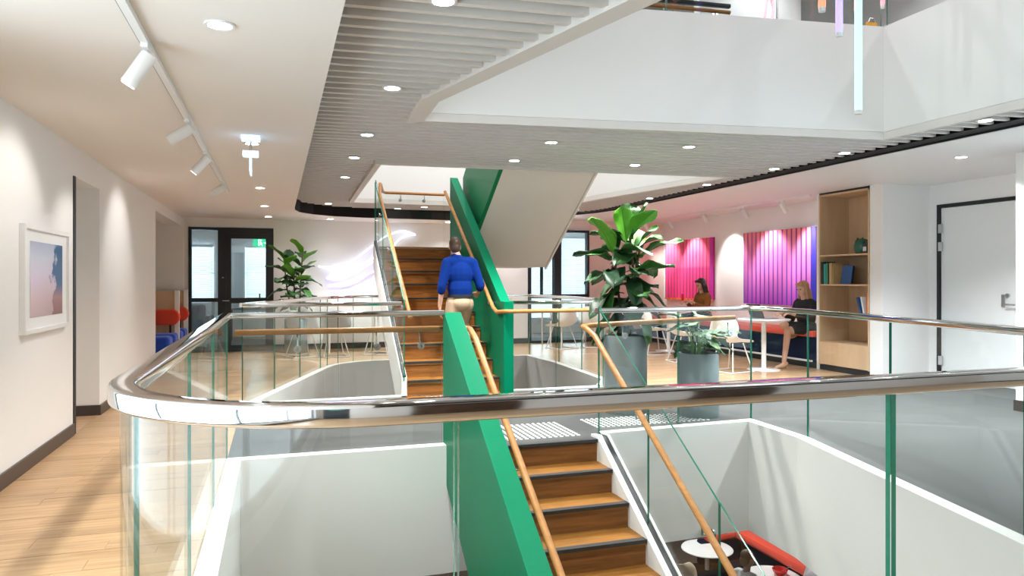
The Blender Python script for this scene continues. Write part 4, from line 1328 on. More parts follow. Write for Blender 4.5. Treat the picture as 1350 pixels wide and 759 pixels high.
def book(mt, label, y, z, th, h, d, lean=0.0, group='books on the bookcase'):
    t = thing('book', label, 'book', (7.75, y, z), group)
    M = Matrix.Translation((0, y, z)) @ Matrix.Rotation(lean, 4, 'X')
    def X(mb):
        mb.v = [tuple(M @ Vector(v)) for v in mb.v]
        return mb
    x0 = 7.705
    obj('cover', X(MB().box(x0, x0 + d, 0, 0.004, 0, h).box(x0, x0 + d, th - 0.004, th, 0, h).box(x0, x0 + 0.005, 0, th, 0, h)), mt, t)
    obj('pages', X(MB().box(x0 + 0.006, x0 + d - 0.006, 0.005, th - 0.005, 0.004, h - 0.006)), 'page', t)
yb_ = 8.78
for (mt, th, h, d, lab) in (('book_black', 0.05, 0.33, 0.22, 'thick black book at the far left end of the upper book row'), ('book_teal', 0.045, 0.30, 0.23, 'teal book second from the left in the upper book row'), ('book_green', 0.035, 0.31, 0.22, 'green book third from the left in the upper book row'),
                            ('book_black', 0.02, 0.29, 0.24, 'thin black book between the green and tan books'), ('book_tan', 0.06, 0.31, 0.24, 'tan book in the middle of the upper book row'), ('book_tan', 0.03, 0.27, 0.24, 'thinner tan book beside the blue book')):
    yb_ -= th + 0.004
    book(mt, lab, yb_, 1.27, th, h, d)
t = thing('book', 'dark blue picture book leaning face out at the right of the upper book row', 'book', (7.8, 8.32, 1.27), 'books on the bookcase')
M = Matrix.Translation((7.78, 8.27, 1.27)) @ Matrix.Rotation(0.16, 4, 'Y')
cb = MB().box(0, 0.03, 0, 0.2, 0, 0.27)
cb.v = [tuple(M @ Vector(v)) for v in cb.v]
obj('cover', cb, 'book_blue', t)
pb = MB().box(0.005, 0.026, 0.0, 0.203, 0.004, 0.272)
pb.v = [tuple(M @ Vector(v)) for v in pb.v]
obj('pages', pb, 'page', t)
book('book_orange', 'orange book standing at the right end of the lower book shelf', 7.875, 0.835, 0.035, 0.30, 0.2, 0.02)
book('book_white', 'white book leaning between the orange and blue books', 7.93, 0.835, 0.03, 0.27, 0.2, -0.22)
book('book_blue', 'blue book leaning on the white book on the lower shelf', 7.985, 0.835, 0.03, 0.27, 0.2, -0.30)
t = thing('ceramic_owl', 'squat green ceramic pot with two small ears on the upper shelf', 'ornament', (7.80, 8.09, 1.70))
obj('body', MB().lathe([(0.0, 0), (0.075, 0), (0.095, 0.05), (0.1, 0.12), (0.09, 0.17), (0.06, 0.205), (0.0, 0.215)], (7.80, 8.09, 1.70), 20), 'ceramic', t, 50)
for dy in (-0.045, 0.045):
    obj('ear', MB().lathe([(0.018, -0.02), (0.012, 0.015), (0, 0.03)], (7.775, 8.09 + dy, 1.90), 8), 'ceramic', t, 50)
t = thing('reed_bottle', 'small dark square bottle beside the green pot', 'bottle', (7.745, 7.935, 1.70))
obj('body', MB().box(7.705, 7.785, 7.895, 7.975, 1.70, 1.83), 'darkmetal', t, None, 0.006)
obj('neck', MB().lathe([(0.018, 0), (0.018, 0.03), (0.03, 0.03), (0.03, 0.06), (0, 0.06)], (7.745, 7.935, 1.83), 12), 'darkmetal', t, 40)
obj('label', MB().box(7.702, 7.705, 7.905, 7.965, 1.73, 1.79), 'steel', t)

# bench along the right wall
bn = thing('bench', 'long navy bench with red seat along the artwork wall', 'bench', (7.95, 11.5, 0))
obj('base', MB().box(7.68, 8.27, 8.88, 14.3, 0.09, 0.47), 'navy', bn, None, 0.01)
obj('plinth', MB().box(7.74, 8.27, 8.88, 14.3, 0, 0.09), 'black', bn)
for k in range(3):
    obj('seat_cushion', MB().box(7.64, 8.27, 8.88 + 1.81 * k, 8.88 + 1.81 * (k + 1) - 0.01, 0.47, 0.56), 'redfab', bn, None, 0.03)
obj('foot_strip', MB().box(7.63, 7.66, 8.9, 14.3, 0.10, 0.125), 'white', bn)

def cafe_table(label, x, y, r, mt='whitegloss', z=0.0):
    t = thing('cafe_table', label, 'table', (x, y, z), 'round cafe tables')
    obj('tabletop', MB().lathe([(0, 0.735), (r - 0.012, 0.735), (r, 0.745), (r, 0.752), (r - 0.006, 0.758), (0, 0.758)], (x, y, z), 40), mt, t, 40)
    obj('column', MB().lathe([(0.035, 0.02), (0.035, 0.735)], (x, y, z), 18), 'whitegloss', t, 40)
    obj('foot', MB().lathe([(0, 0), (0.24, 0), (0.24, 0.008), (0.05, 0.02), (0.035, 0.03), (0, 0.03)], (x, y, z), 32), 'whitegloss', t, 40)
    return t
cafe_table('round white cafe table holding the open laptop', 6.88, 9.02, 0.38)
cafe_table('round white cafe table in front of the woman holding a phone', 7.02, 12.0, 0.38)

def chair_proto(name, label, shell_mat):
    """moulded shell on a wire sled base, facing +Y, at the origin"""
    t = thing(name, label, 'chair', (0, 0, 0))
    prof = [(0.24, 0.425, 0.22), (0.22, 0.447, 0.235), (0.10, 0.44, 0.25), (-0.04, 0.432, 0.255), (-0.15, 0.45, 0.26), (-0.205, 0.50, 0.268), (-0.235, 0.58, 0.275), (-0.255, 0.68, 0.265), (-0.272, 0.77, 0.225), (-0.28, 0.815, 0.15)]
    nu = 10
    vs, fs = [], []
    for (yy_, zz, hw) in prof:
        for i in range(nu + 1):
            u = -1 + 2 * i / nu
            back = max(0.0, min(1.0, (zz - 0.47) / 0.15))
            lift = 0.075 * abs(u) ** 2.6 * (1 - back) * (0.4 + 0.6 * (0.24 - yy_) / 0.4 if yy_ < 0.2 else 0.25)
            fwd = 0.13 * abs(u) ** 2.2 * back
            vs.append((u * hw, yy_ + fwd, zz + lift))
    n0 = len(vs)
    # outer skin
    vs += [(x, y - 0.010 if z > 0.5 else y, z - (0.0 if z > 0.55 else 0.014)) for (x, y, z) in vs]
    k = nu + 1
    r = len(prof)
    for a in range(r - 1):
        for i in range(nu):
            fs.append((a * k + i, a * k + i + 1, (a + 1) * k + i + 1, (a + 1) * k + i))
            fs.append((n0 + a * k + i, n0 + (a + 1) * k + i, n0 + (a + 1) * k + i + 1, n0 + a * k + i + 1))
    for a in range(r - 1):
        fs.append((a * k, (a + 1) * k, n0 + (a + 1) * k, n0 + a * k))
        fs.append((a * k + nu, n0 + a * k + nu, n0 + (a + 1) * k + nu, (a + 1) * k + nu))
    for i in range(nu):
        fs.append((i, n0 + i, n0 + i + 1, i + 1))
        fs.append(((r - 1) * k + i, (r - 1) * k + i + 1, n0 + (r - 1) * k + i + 1, n0 + (r - 1) * k + i))
    o = obj('seat_shell', MB().add(vs, fs), shell_mat, t, 60)
    sb = o.modifiers.new('round', 'SUBSURF')
    sb.levels = sb.render_levels = 1
    for sx_ in (-1, 1):
        obj('leg', MB().tube([(sx_ * 0.12, 0.12, 0.42), (sx_ * 0.22, 0.21, 0.012)], 0.009, 8), 'white', t, 60)
        obj('leg', MB().tube([(sx_ * 0.12, -0.10, 0.42), (sx_ * 0.22, -0.21, 0.012)], 0.009, 8), 'white', t, 60)
        obj('sled_bar', MB().tube([(sx_ * 0.22, 0.24, 0.010), (sx_ * 0.22, -0.24, 0.010)], 0.009, 8), 'white', t, 60)
    obj('cross_bar', MB().tube([(-0.22, -0.24, 0.010), (0.22, -0.24, 0.010)], 0.009, 8), 'white', t, 60)
    return t
c0 = chair_proto('shell_chair', 'white shell chair', 'shell')
place(c0, (6.28, 8.98, 0), -PI / 2 + 0.25, 'white shell chair behind the low planter at the laptop table', 'shell chairs in the cafe')
for (x, y, rz, lab) in ((6.32, 10.30, -PI / 2 - 0.2, 'white shell chair half hidden by the leaves of the low planter'), (6.45, 11.55, -PI / 2 - 0.1, 'white shell chair at the farther cafe table beside the tall planter')):
    place(copy_tree(c0), (x, y, 0), rz, lab, 'shell chairs in the cafe')
for (x, y, rz, lab) in ((5.3, 13.1, 0.4, 'pale shell chair nearest the far right window, left one'), (6.0, 13.2, -0.5, 'pale shell chair nearest the far right window, right one')):
    place(copy_tree(c0), (x, y, 0), rz, lab, 'shell chairs by the far window')
c1 = chair_proto('shell_chair', 'grey shell chair', 'shellgrey')
place(c1, (0.42, 13.05, 0), -1.2, 'grey shell chair below the far fig plant', 'grey chairs at the far wall')
for (x, y, rz, lab) in ((0.95, 12.95, 0.15, 'grey shell chair under the left end of the neon ribbon'), (1.75, 13.1, 1.2, 'grey shell chair under the middle of the neon ribbon, beside the stair string')):
    place(copy_tree(c1), (x, y, 0), rz, lab, 'grey chairs at the far wall')
def rect_table(label, x0, x1, y0, y1, h):
    t = thing('table', label, 'table', ((x0 + x1) / 2, (y0 + y1) / 2, 0))
    obj('tabletop', MB().box(x0, x1, y0, y1, h - 0.025, h), 'whitegloss', t, None, 0.004)
    for (x, y) in ((x0 + 0.06, y0 + 0.06), (x1 - 0.06, y0 + 0.06), (x0 + 0.06, y1 - 0.06), (x1 - 0.06, y1 - 0.06)):
        obj('leg', MB().lathe([(0.016, 0), (0.016, h - 0.025)], (x, y, 0), 10), 'white', t, 40)
    return t
rect_table('white table with thin legs under the neon ribbon', 0.85, 1.85, 13.45, 14.1, 0.74)
rect_table('white table with thin legs before the far right window', 5.2, 6.3, 13.55, 14.15, 0.74)

# office furniture behind the glazed door
t = thing('armchair', 'grey armchair in the office seen through the sidelight', 'armchair', (-1.75, 15.9, 0))
obj('seat', MB().box(-2.05, -1.35, 15.6, 16.3, 0.15, 0.45), 'greyfab', t, None, 0.05)
obj('backrest', MB().box(-2.05, -1.35, 15.45, 15.65, 0.15, 0.85), 'greyfab', t, None, 0.05)
obj('armrest', MB().box(-2.15, -2.03, 15.5, 16.3, 0.15, 0.62), 'greyfab', t, None, 0.04)
obj('armrest', MB().box(-1.37, -1.25, 15.5, 16.3, 0.15, 0.62), 'greyfab', t, None, 0.04)
for (x, y) in ((-2.05, 15.55), (-1.35, 15.55), (-2.05, 16.25), (-1.35, 16.25)):
    obj('leg', MB().box(x - 0.02, x + 0.02, y - 0.02, y + 0.02, 0, 0.15), 'white', t)
t = thing('table', 'dark office table seen through the glazed door leaf', 'table', (-0.4, 16.6, 0))
obj('tabletop', MB().box(-1.0, 0.4, 16.2, 17.0, 0.71, 0.74), 'greyfab', t)
for (x, y) in ((-0.95, 16.25), (0.35, 16.25), (-0.95, 16.95), (0.35, 16.95)):
    obj('leg', MB().box(x - 0.025, x + 0.025, y - 0.025, y + 0.025, 0, 0.71), 'black', t)
for (x, h, lab) in ((-0.35, 0.30, 'tall dark bottle on the office table'), (-0.22, 0.22, 'short dark bottle on the office table')):
    t = thing('bottle', lab, 'bottle', (x, 16.4, 0.74))
    obj('body', MB().lathe([(0.0, 0), (0.035, 0), (0.035, h * 0.6), (0.014, h * 0.75), (0.014, h), (0, h)], (x, 16.4, 0.74), 14), 'darkmetal', t, 40)
    obj('cap', MB().lathe([(0.016, h - 0.02), (0.016, h + 0.004), (0, h + 0.004)], (x, 16.4, 0.74), 12), 'black', t, 40)

# alcove seats
pl = thing('seat_platform', 'white low platform with dark slots under the alcove seats', 'platform', (-1.85, 13.0, 0))
obj('deck', MB().box(-2.3, -1.50, 11.7, 14.3, 0.0, 0.17), 'white', pl)
for k in range(5):
    obj('slot', MB().box(-1.502, -1.494, 11.85 + 0.5 * k, 12.1 + 0.5 * k, 0.05, 0.12), 'black', pl)
def blue_seat(label, y, back):
    t = thing('alcove_seat', label, 'seat', (-1.72, y, 0.17), 'blue seats in the alcove')
    obj('seat', MB().box(-1.95, -1.52, y - 0.2, y + 0.2, 0.17, 0.48), 'bluefab', t, None, 0.05)
    if back:
        obj('backrest', MB().sheet([(-1.95 + 0.0, y + 0.17, 0.60), (-1.95, y + 0.17, 0.86)] + [(-1.62 + 0.12 * math.sin(a), y + 0.17, 0.73 + 0.13 * math.cos(a)) for a in [PI * i / 8 for i in range(9)]], (0, 0.09, 0)), 'redfab', t, None, 0.03)
        obj('stem', MB().box(-1.66, -1.63, y + 0.19, y + 0.22, 0.40, 0.64), 'black', t)
blue_seat('plain blue seat nearest the corridor in the alcove', 12.0, False)
blue_seat('blue seat with a red rounded backrest, nearer one in the alcove', 12.65, True)
blue_seat('plain blue seat between the two red backrests', 13.32, False)
blue_seat('blue seat with a red rounded backrest, farther one in the alcove', 13.9, True)
def booth(label, y):
    t = thing('booth_screen', label, 'screen', (-2.0, y, 0.17), 'birch screens in the alcove')
    obj('panel', MB().box(-2.55, -1.60, y - 0.015, y + 0.015, 0.17, 1.14), 'birch', t)
    obj('end_post', MB().box(-1.60, -1.53, y - 0.035, y + 0.035, 0.17, 1.16), 'white', t)
booth('birch screen with a white end post behind the nearer red backrest', 13.02)
booth('birch screen with a white end post behind the farther red backrest', 14.24)

# laptop
t = thing('laptop', 'open grey laptop on the round cafe table', 'laptop', (6.92, 9.02, 0.758))
obj('base', MB().box(6.78, 7.02, 8.87, 9.19, 0.759, 0.774), 'laptop', t, None, 0.003)
lid = MB().sheet([(6.78, 8.87, 0.774), (6.78, 9.19, 0.774), (6.70, 9.19, 0.975), (6.70, 8.87, 0.975)], (-0.008, 0, -0.002))
obj('lid', lid, 'screen', t)
obj('keyboard', MB().box(6.80, 6.92, 8.89, 9.17, 0.774, 0.777), 'whitegloss', t)

# ================================================================== PLANTS
def leaf_mesh(name, L, Wd, mat, droop=0.25, fold=0.18, wave=0.02, shape='fig', nu=9, nv=6, seed=0):
    rr = random.Random(seed)
    ph = rr.random() * 6
    top_, bot = [], []
    for i in range(nu + 1):
        t_ = i / nu
        if shape == 'fig':
            wv = (0.30 + 0.70 * (t_ ** 1.1)) * math.sin(PI * min(1, (0.06 + 0.94 * t_) ** 0.9)) ** 0.62 if t_ < 1 else 0.0
            wv = max(wv, 0.05 if t_ < 1 else 0.02)
        else:
            wv = math.sin(PI * (0.12 + 0.88 * t_) ** 0.75) ** 0.8 if t_ < 1 else 0.02
            wv = max(0.04, wv)
        yv = L * (t_ - 0.04 * t_ * t_)
        zc = -droop * L * t_ * t_
        for j in range(nv + 1):
            u = -1 + 2 * j / nv
            x = u * wv * Wd / 2
            if shape == 'monstera' and abs(u) > 0.6 and i % 2 == 1:
                x *= 0.55
            z = zc + fold * abs(x) + wave * math.sin(9 * t_ + ph + 2.5 * u) * abs(u)
            top_.append((x, yv, z))
            bot.append((x, yv, z - 0.0025))
    vs = top_ + bot
    n0 = len(top_)
    k = nv + 1
    fs = []
    for i in range(nu):
        for j in range(nv):
            fs.append((i * k + j, i * k + j + 1, (i + 1) * k + j + 1, (i + 1) * k + j))
            fs.append((n0 + i * k + j, n0 + (i + 1) * k + j, n0 + (i + 1) * k + j + 1, n0 + i * k + j + 1))
        fs.append((i * k, (i + 1) * k, n0 + (i + 1) * k, n0 + i * k))
        fs.append((i * k + nv, n0 + i * k + nv, n0 + (i + 1) * k + nv, (i + 1) * k + nv))
    for j in range(nv):
        fs.append((j, n0 + j, n0 + j + 1, j + 1))
        fs.append((nu * k + j, nu * k + j + 1, n0 + nu * k + j + 1, n0 + nu * k + j))
    # leaf stalk
    mb = MB().add(vs, fs)
    mb.tube([(0, -0.05, -0.01), (0, 0.0, 0.0), (0, L * 0.5, -droop * L * 0.25 - 0.002), (0, L * 0.95, -droop * L * 0.9 - 0.004)], 0.004, 5)
    return mesh_of(name, mb, mat, 60)

def leafmat(name, c1, c2, trans=0.25):
    m, nt, b = newmat(name)
    oi = N(nt, 'ShaderNodeObjectInfo')
    geo = N(nt, 'ShaderNodeNewGeometry')
    no = N(nt, 'ShaderNodeTexNoise')
    no.inputs['Scale'].default_value = 14
    nt.links.new(geo.outputs['Position'], no.inputs['Vector'])
    ad = N(nt, 'ShaderNodeMath', operation='MULTIPLY_ADD')
    ad.inputs[1].default_value = 0.35
    nt.links.new(no.outputs['Fac'], ad.inputs[0])
    sb = N(nt, 'ShaderNodeMath', operation='MULTIPLY_ADD')
    sb.inputs[1].default_value = 0.9
    sb.inputs[2].default_value = -0.12
    nt.links.new(oi.outputs['Random'], sb.inputs[0])
    nt.links.new(sb.outputs[0], ad.inputs[2])
    mx = N(nt, 'ShaderNodeMix', data_type='RGBA')
    mx.inputs[6].default_value = c1 + (1,)
    mx.inputs[7].default_value = c2 + (1,)
    nt.links.new(ad.outputs[0], mx.inputs[0])
    nt.links.new(mx.outputs[2], b.inputs['Base Color'])
    b.inputs['Roughness'].default_value = 0.5
    b.inputs['Subsurface Weight'].default_value = 0.0
    return m
leafmat('figleaf', (0.006, 0.034, 0.013), (0.036, 0.14, 0.016))
leafmat('figleaf_young', (0.07, 0.27, 0.02), (0.17, 0.40, 0.035))
leafmat('monsteraleaf', (0.012, 0.065, 0.03), (0.20, 0.36, 0.16))

def planter(label, x, y, r, h, z=0.0):
    t = thing('planter', label, 'planter', (x, y, z), 'grey cylinder planters')
    obj('pot', MB().lathe([(0, 0), (r * 0.97, 0), (r, 0.015), (r, h - 0.01), (r - 0.008, h), (r - 0.025, h), (r - 0.03, h - 0.06), (0, h - 0.06)], (x, y, z), 40), 'planter', t, 40)
    obj('soil', MB().lathe([(0, h - 0.045), (r * 0.5, h - 0.04), (r - 0.028, h - 0.055)], (x, y, z), 24), 'soil', t)
    return t
planter('tall grey planter holding the big fig', 3.34, 6.55, 0.215, 0.775)
planter('shorter grey planter holding the variegated plant', 3.93, 6.16, 0.20, 0.615)
planter('grey planter of the fig at the far wall', 0.33, 13.85, 0.2, 0.62)

def put_leaf(parent, me, base, direction, scale, roll=0.0):
    o = link('leaf', me, parent)
    o.matrix_parent_inverse = base_matrix(parent).inverted()
    d = Vector(direction).normalized()
    q = d.to_track_quat('Y', 'Z')
    o.rotation_euler = (q.to_matrix().to_4x4() @ Matrix.Rotation(roll, 4, 'Y')).to_euler()
    o.location = base
    o.scale = (scale, scale, scale)
    return o
figs = [leaf_mesh('leaf', 0.30, 0.25, 'figleaf', 0.30, 0.20, 0.02, seed=1), leaf_mesh('leaf', 0.28, 0.24, 'figleaf', 0.60, 0.12, 0.025, seed=2), leaf_mesh('leaf', 0.30, 0.24, 'figleaf', 0.10, 0.30, 0.022, seed=3)]
figy = leaf_mesh('leaf', 0.30, 0.26, 'figleaf_young', 0.1, 0.25, 0.012, seed=4)
rp_ = random.Random(5)
t = thing('fiddle_leaf_fig', 'tall fiddle leaf fig with big glossy leaves in the tall planter', 'plant', (3.34, 6.55, 0.72))
stems = [[(3.32, 6.55, 0.70), (3.28, 6.56, 1.1), (3.22, 6.53, 1.45), (3.20, 6.52, 1.66)], [(3.36, 6.54, 0.70), (3.40, 6.52, 1.15), (3.41, 6.53, 1.5), (3.36, 6.52, 1.84)], [(3.38, 6.57, 0.70), (3.46, 6.6, 1.1), (3.47, 6.58, 1.4), (3.5, 6.55, 1.62)]]
for s_ in stems:
    obj('stem', MB().tube(spline(s_, 5), 0.013, 8), 'bark', t, 60)
def along(st, u):
    S = spline(st, 8)
    f = u * (len(S) - 1)
    i = min(int(f), len(S) - 2)
    return S[i].lerp(S[i + 1], f - i)
cnt = 0
for si, (s_, n_) in enumerate(zip(stems, (13, 14, 11))):
    for k in range(n_):
        u = 0.14 + 0.86 * k / (n_ - 1)
        a = k * 2.4 + si * 1.3
        el_ = -0.25 + 1.1 * u ** 2
        sc_ = 1.02 + 0.42 * u + 0.2 * rp_.random()
        d = (math.cos(a), math.sin(a) * 0.9, el_)
        me = figs[cnt % 3]
        if u > 0.86 and k % 2 == 0:
            me = figy
        put_leaf(t, me, along(s_, u), d, sc_, rp_.uniform(-0.3, 0.3))
        cnt += 1
# signature leaves: the big upright pair at the top, the long arm to the right, the low ones to the left
for (b, d, s_, me) in (((3.32, 6.50, 1.72), (-0.25, -0.25, 1.0), 1.25, figy), ((3.38, 6.5, 1.74), (0.25, -0.2, 1.0), 1.35, figs[2]), ((3.42, 6.52, 1.66), (0.75, -0.1, 0.75), 1.15, figs[2]), ((3.18, 6.5, 1.60), (-0.45, -0.2, 0.8), 1.05, figy),
                       ((3.16, 6.5, 1.55), (-1, -0.15, 0.35), 1.0, figs[0]), ((3.46, 6.55, 1.40), (1.0, 0.1, 0.28), 1.25, figs[2]), ((3.2, 6.5, 1.42), (-1.0, -0.1, -0.05), 1.25, figs[0]), ((3.24, 6.5, 1.28), (-0.9, -0.3, -0.45), 1.2, figs[1]),
                       ((3.34, 6.46, 1.35), (-0.2, -1, -0.3), 1.1, figs[1]), ((3.44, 6.5, 1.2), (0.7, -0.5, -0.35), 1.0, figs[0])):
    put_leaf(t, me, b, d, s_)

t = thing('fiddle_leaf_fig', 'smaller fiddle leaf fig standing against the far wall', 'plant', (0.33, 13.85, 0.57))
stems = [[(0.30, 13.85, 0.55), (0.22, 13.82, 0.95), (0.16, 13.8, 1.3), (0.14, 13.8, 1.72)], [(0.36, 13.84, 0.55), (0.40, 13.82, 0.95), (0.42, 13.8, 1.35), (0.45, 13.8, 1.82)], [(0.33, 13.86, 0.55), (0.32, 13.85, 0.9), (0.3, 13.8, 1.25), (0.30, 13.78, 1.5)]]
for s_ in stems:
    obj('stem', MB().tube(spline(s_, 5), 0.013, 8), 'bark', t, 60)
for si, (s_, n_) in enumerate(zip(stems, (13, 15, 11))):
    for k in range(n_):
        u = 0.3 + 0.7 * k / (n_ - 1)
        a = k * 2.4 + si * 1.9
        d = (math.cos(a), math.sin(a) * 0.8, -0.1 + 1.0 * u ** 2)
        put_leaf(t, figy if (u > 0.7 and k % 2 == 0) else figs[k % 3], along(s_, u), d, 1.0 + 0.35 * u, rp_.uniform(-0.3, 0.3))

mon = [leaf_mesh('leaf', 0.24, 0.20, 'monsteraleaf', 0.35, 0.15, 0.01, 'monstera', 9, 6, 7), leaf_mesh('leaf', 0.22, 0.17, 'monsteraleaf', 0.55, 0.1, 0.012, 'monstera', 9, 6, 8)]
t = thing('variegated_plant', 'bushy variegated plant with split leaves in the shorter planter', 'plant', (3.93, 6.16, 0.56))
for k in range(22):
    a = k * 2.4
    rad = 0.03 + 0.10 * (k % 5) / 5
    h = 0.10 + 0.30 * ((k * 7) % 11) / 11
    tip = Vector((3.93 + math.cos(a) * (rad + 0.06), 6.16 + math.sin(a) * (rad + 0.05), 0.58 + h))
    obj('stem', MB().tube(spline([(3.93 + math.cos(a) * rad * 0.5, 6.16 + math.sin(a) * rad * 0.5, 0.56), (3.93 + math.cos(a) * rad * 0.7, 6.16 + math.sin(a) * rad * 0.7, 0.58 + h * 0.6), tip], 4), 0.005, 6), 'monsteraleaf', t, 60)
    put_leaf(t, mon[k % 2], tip, (math.cos(a), math.sin(a), 0.15 + 0.3 * rp_.random() - 0.5 * (h < 0.2)), 0.85 + 0.3 * rp_.random(), rp_.uniform(-0.4, 0.4))

# ================================================================== PEOPLE
def blob(name, parts, mat, parent, M, vox=0.010, it=5):
    """overlapping tapered limbs and ellipsoids fused into one continuous smooth surface"""
    mb = MB()
    for p in parts:
        if p[0] == 'c':
            mb.cone(p[1], p[2], p[3], p[4], 14)
        else:
            rot = p[3] if len(p) > 3 else None
            mb.ball(p[1], 1.0, 16, p[2][0], p[2][1], p[2][2], rot=rot)
    mb.v = [tuple(M @ Vector(v)) for v in mb.v]
    me = bpy.data.meshes.new(name)
    me.from_pydata(mb.v, [], mb.f)
    tmp = bpy.data.objects.new('tmp', me)
    COL.objects.link(tmp)
    rm = tmp.modifiers.new('r', 'REMESH')
    rm.mode = 'VOXEL'
    rm.voxel_size = vox
    sm_ = tmp.modifiers.new('s', 'SMOOTH')
    sm_.factor = 0.5
    sm_.iterations = it
    dg = bpy.context.evaluated_depsgraph_get()
    ev = tmp.evaluated_get(dg)
    me2 = bpy.data.meshes.new_from_object(ev)
    me2.name = name
    bpy.data.objects.remove(tmp)
    me2.materials.clear()
    me2.materials.append(MATS[mat])
    me2.polygons.foreach_set('use_smooth', [True] * len(me2.polygons))
    return link(name, me2, parent)

def hand_parts(wr, d, up, s=1.0, curl=0.5, side=1):
    """palm, four unequal bent fingers and a thumb; d = direction from the wrist, up = back of the hand"""
    wr, d, up = Vector(wr), Vector(d).normalized(), Vector(up).normalized()
    lat = d.cross(up).normalized()
    out = []
    pc = wr + d * 0.05 * s
    for k in (-1, -0.33, 0.33, 1):
        out.append(('c', wr + lat * 0.012 * k * s, 0.017 * s, wr + d * 0.085 * s + lat * 0.030 * k * s, 0.0125 * s))
    for k, L in ((-1, 0.062), (-0.33, 0.078), (0.33, 0.074), (1, 0.055)):
        b = wr + d * 0.088 * s + lat * 0.031 * k * s
        m1 = b + (d * 0.9 - up * curl * 0.6).normalized() * L * 0.5 * s
        e = m1 + (d * 0.6 - up * curl * 1.3).normalized() * L * 0.5 * s
        out.append(('c', b, 0.0095 * s, m1, 0.009 * s))
        out.append(('c', m1, 0.009 * s, e, 0.007 * s))
    tb = wr + d * 0.028 * s + lat * 0.026 * side * s
    t1 = tb + (d * 0.6 + lat * 0.8 * side - up * 0.2).normalized() * 0.04 * s
    t2 = t1 + (d * 0.9 + lat * 0.25 * side - up * 0.3).normalized() * 0.03 * s
    out += [('c', tb, 0.014 * s, t1, 0.011 * s), ('c', t1, 0.011 * s, t2, 0.0085 * s)]
    return out

def head_parts(c, yaw, pitch=0.0, s=1.0):
    """skull, jaw, nose, brow, mouth, ears; the face looks along +Y turned by yaw"""
    R_ = Matrix.Rotation(yaw, 3, 'Z') @ Matrix.Rotation(pitch, 3, 'X')
    c = Vector(c)
    def P(x, y, z):
        return c + R_ @ (Vector((x, y, z)) * s)
    def E(v):
        return tuple(k * s for k in v)
    return [('b', P(0, -0.012, 0.025), E((0.074, 0.094, 0.088)), R_), ('b', P(0, 0.03, -0.045), E((0.056, 0.062, 0.068)), R_), ('b', P(0, 0.062, -0.085), E((0.026, 0.024, 0.022)), R_),
            ('c', P(0, 0.086, 0.015), 0.010 * s, P(0, 0.106, -0.02), 0.014 * s), ('c', P(-0.03, 0.078, 0.028), 0.012 * s, P(0.03, 0.078, 0.028), 0.012 * s),
            ('c', P(-0.018, 0.084, -0.055), 0.009 * s, P(0.018, 0.084, -0.055), 0.009 * s),
            ('b', P(-0.076, -0.005, -0.005), E((0.010, 0.020, 0.032)), R_), ('b', P(0.076, -0.005, -0.005), E((0.010, 0.020, 0.032)), R_)], R_

def eyes(t, c, yaw, pitch, M, s=1.0):
    R_ = Matrix.Rotation(yaw, 3, 'Z') @ Matrix.Rotation(pitch, 3, 'X')
    for sx_ in (-1, 1):
        p = M @ (Vector(c) + R_ @ (Vector((sx_ * 0.031, 0.079, 0.004)) * s))
        obj('eye', MB().ball(p, 0.0095 * s, 10), 'hairdark', t, 60)

# ---- man climbing the stairs, seen from behind ------------------------------
MZ = RISE
man = thing('person', 'man in blue shirt and khaki trousers climbing the stairs', 'person', (2.08, 8.42, MZ))
M = Matrix.Translation((2.11, 8.50, MZ)) @ Matrix.Diagonal((0.88, 0.95, 1.0, 1.0))
hc = (-0.055, 0.07, 1.545)
hp, HR = head_parts(hc, -0.15, -0.12)
LSH, RSH = (-0.185, 0.0, 1.345), (0.185, 0.0, 1.345)
LEL, LWR = (-0.262, -0.045, 1.075), (-0.275, 0.03, 0.83)
REL, RWR = (0.275, -0.05, 1.08), (0.305, 0.17, 0.985)
LH, RH = (-0.09, 0.0, 0.86), (0.09, 0.01, 0.86)
LK, LA = (-0.135, 0.045, 0.47), (-0.185, -0.06, 0.09)
RK, RA = (0.11, 0.24, 0.62), (0.12, 0.10, 0.28)
torso = [('b', (0, 0.01, 1.22), (0.178, 0.115, 0.17)), ('b', (0, 0.0, 1.03), (0.158, 0.108, 0.17)), ('c', (-0.13, 0.0, 1.36), 0.062, (0.13, 0.0, 1.36), 0.062), ('c', (-0.02, 0.01, 1.38), 0.068, (-0.04, 0.045, 1.46), 0.056)]
legs = [('b', (0, 0.0, 0.885), (0.158, 0.118, 0.115)), ('c', LH, 0.092, LK, 0.066), ('c', LK, 0.062, LA, 0.042), ('c', RH, 0.092, RK, 0.066), ('c', RK, 0.062, RA, 0.042)]
arms = [('c', LSH, 0.056, LEL, 0.044), ('c', LEL, 0.042, LWR, 0.028), ('c', RSH, 0.056, REL, 0.044), ('c', REL, 0.042, RWR, 0.028)]
feet = [('c', (LA[0], LA[1] - 0.03, 0.035), 0.035, (LA[0] - 0.01, LA[1] + 0.15, 0.03), 0.03), ('c', (RA[0], RA[1] - 0.04, MZ + 0.035), 0.035, (RA[0], RA[1] + 0.13, MZ + 0.03), 0.03)]
body = hp + [('c', (-0.045, 0.05, 1.40), 0.056, (-0.05, 0.06, 1.50), 0.054)] + torso + legs + arms + feet + hand_parts(LWR, (0.05, 0.25, -1), (-1, 0, 0), 1.0, 0.5, 1) + hand_parts(RWR, (0.15, 1, -0.1), (0.3, 0, 1), 1.0, 0.9, -1)
bo = blob('body', body, 'skin', man, M, 0.009, 4)
eyes(man, hc, -0.15, -0.12, M)
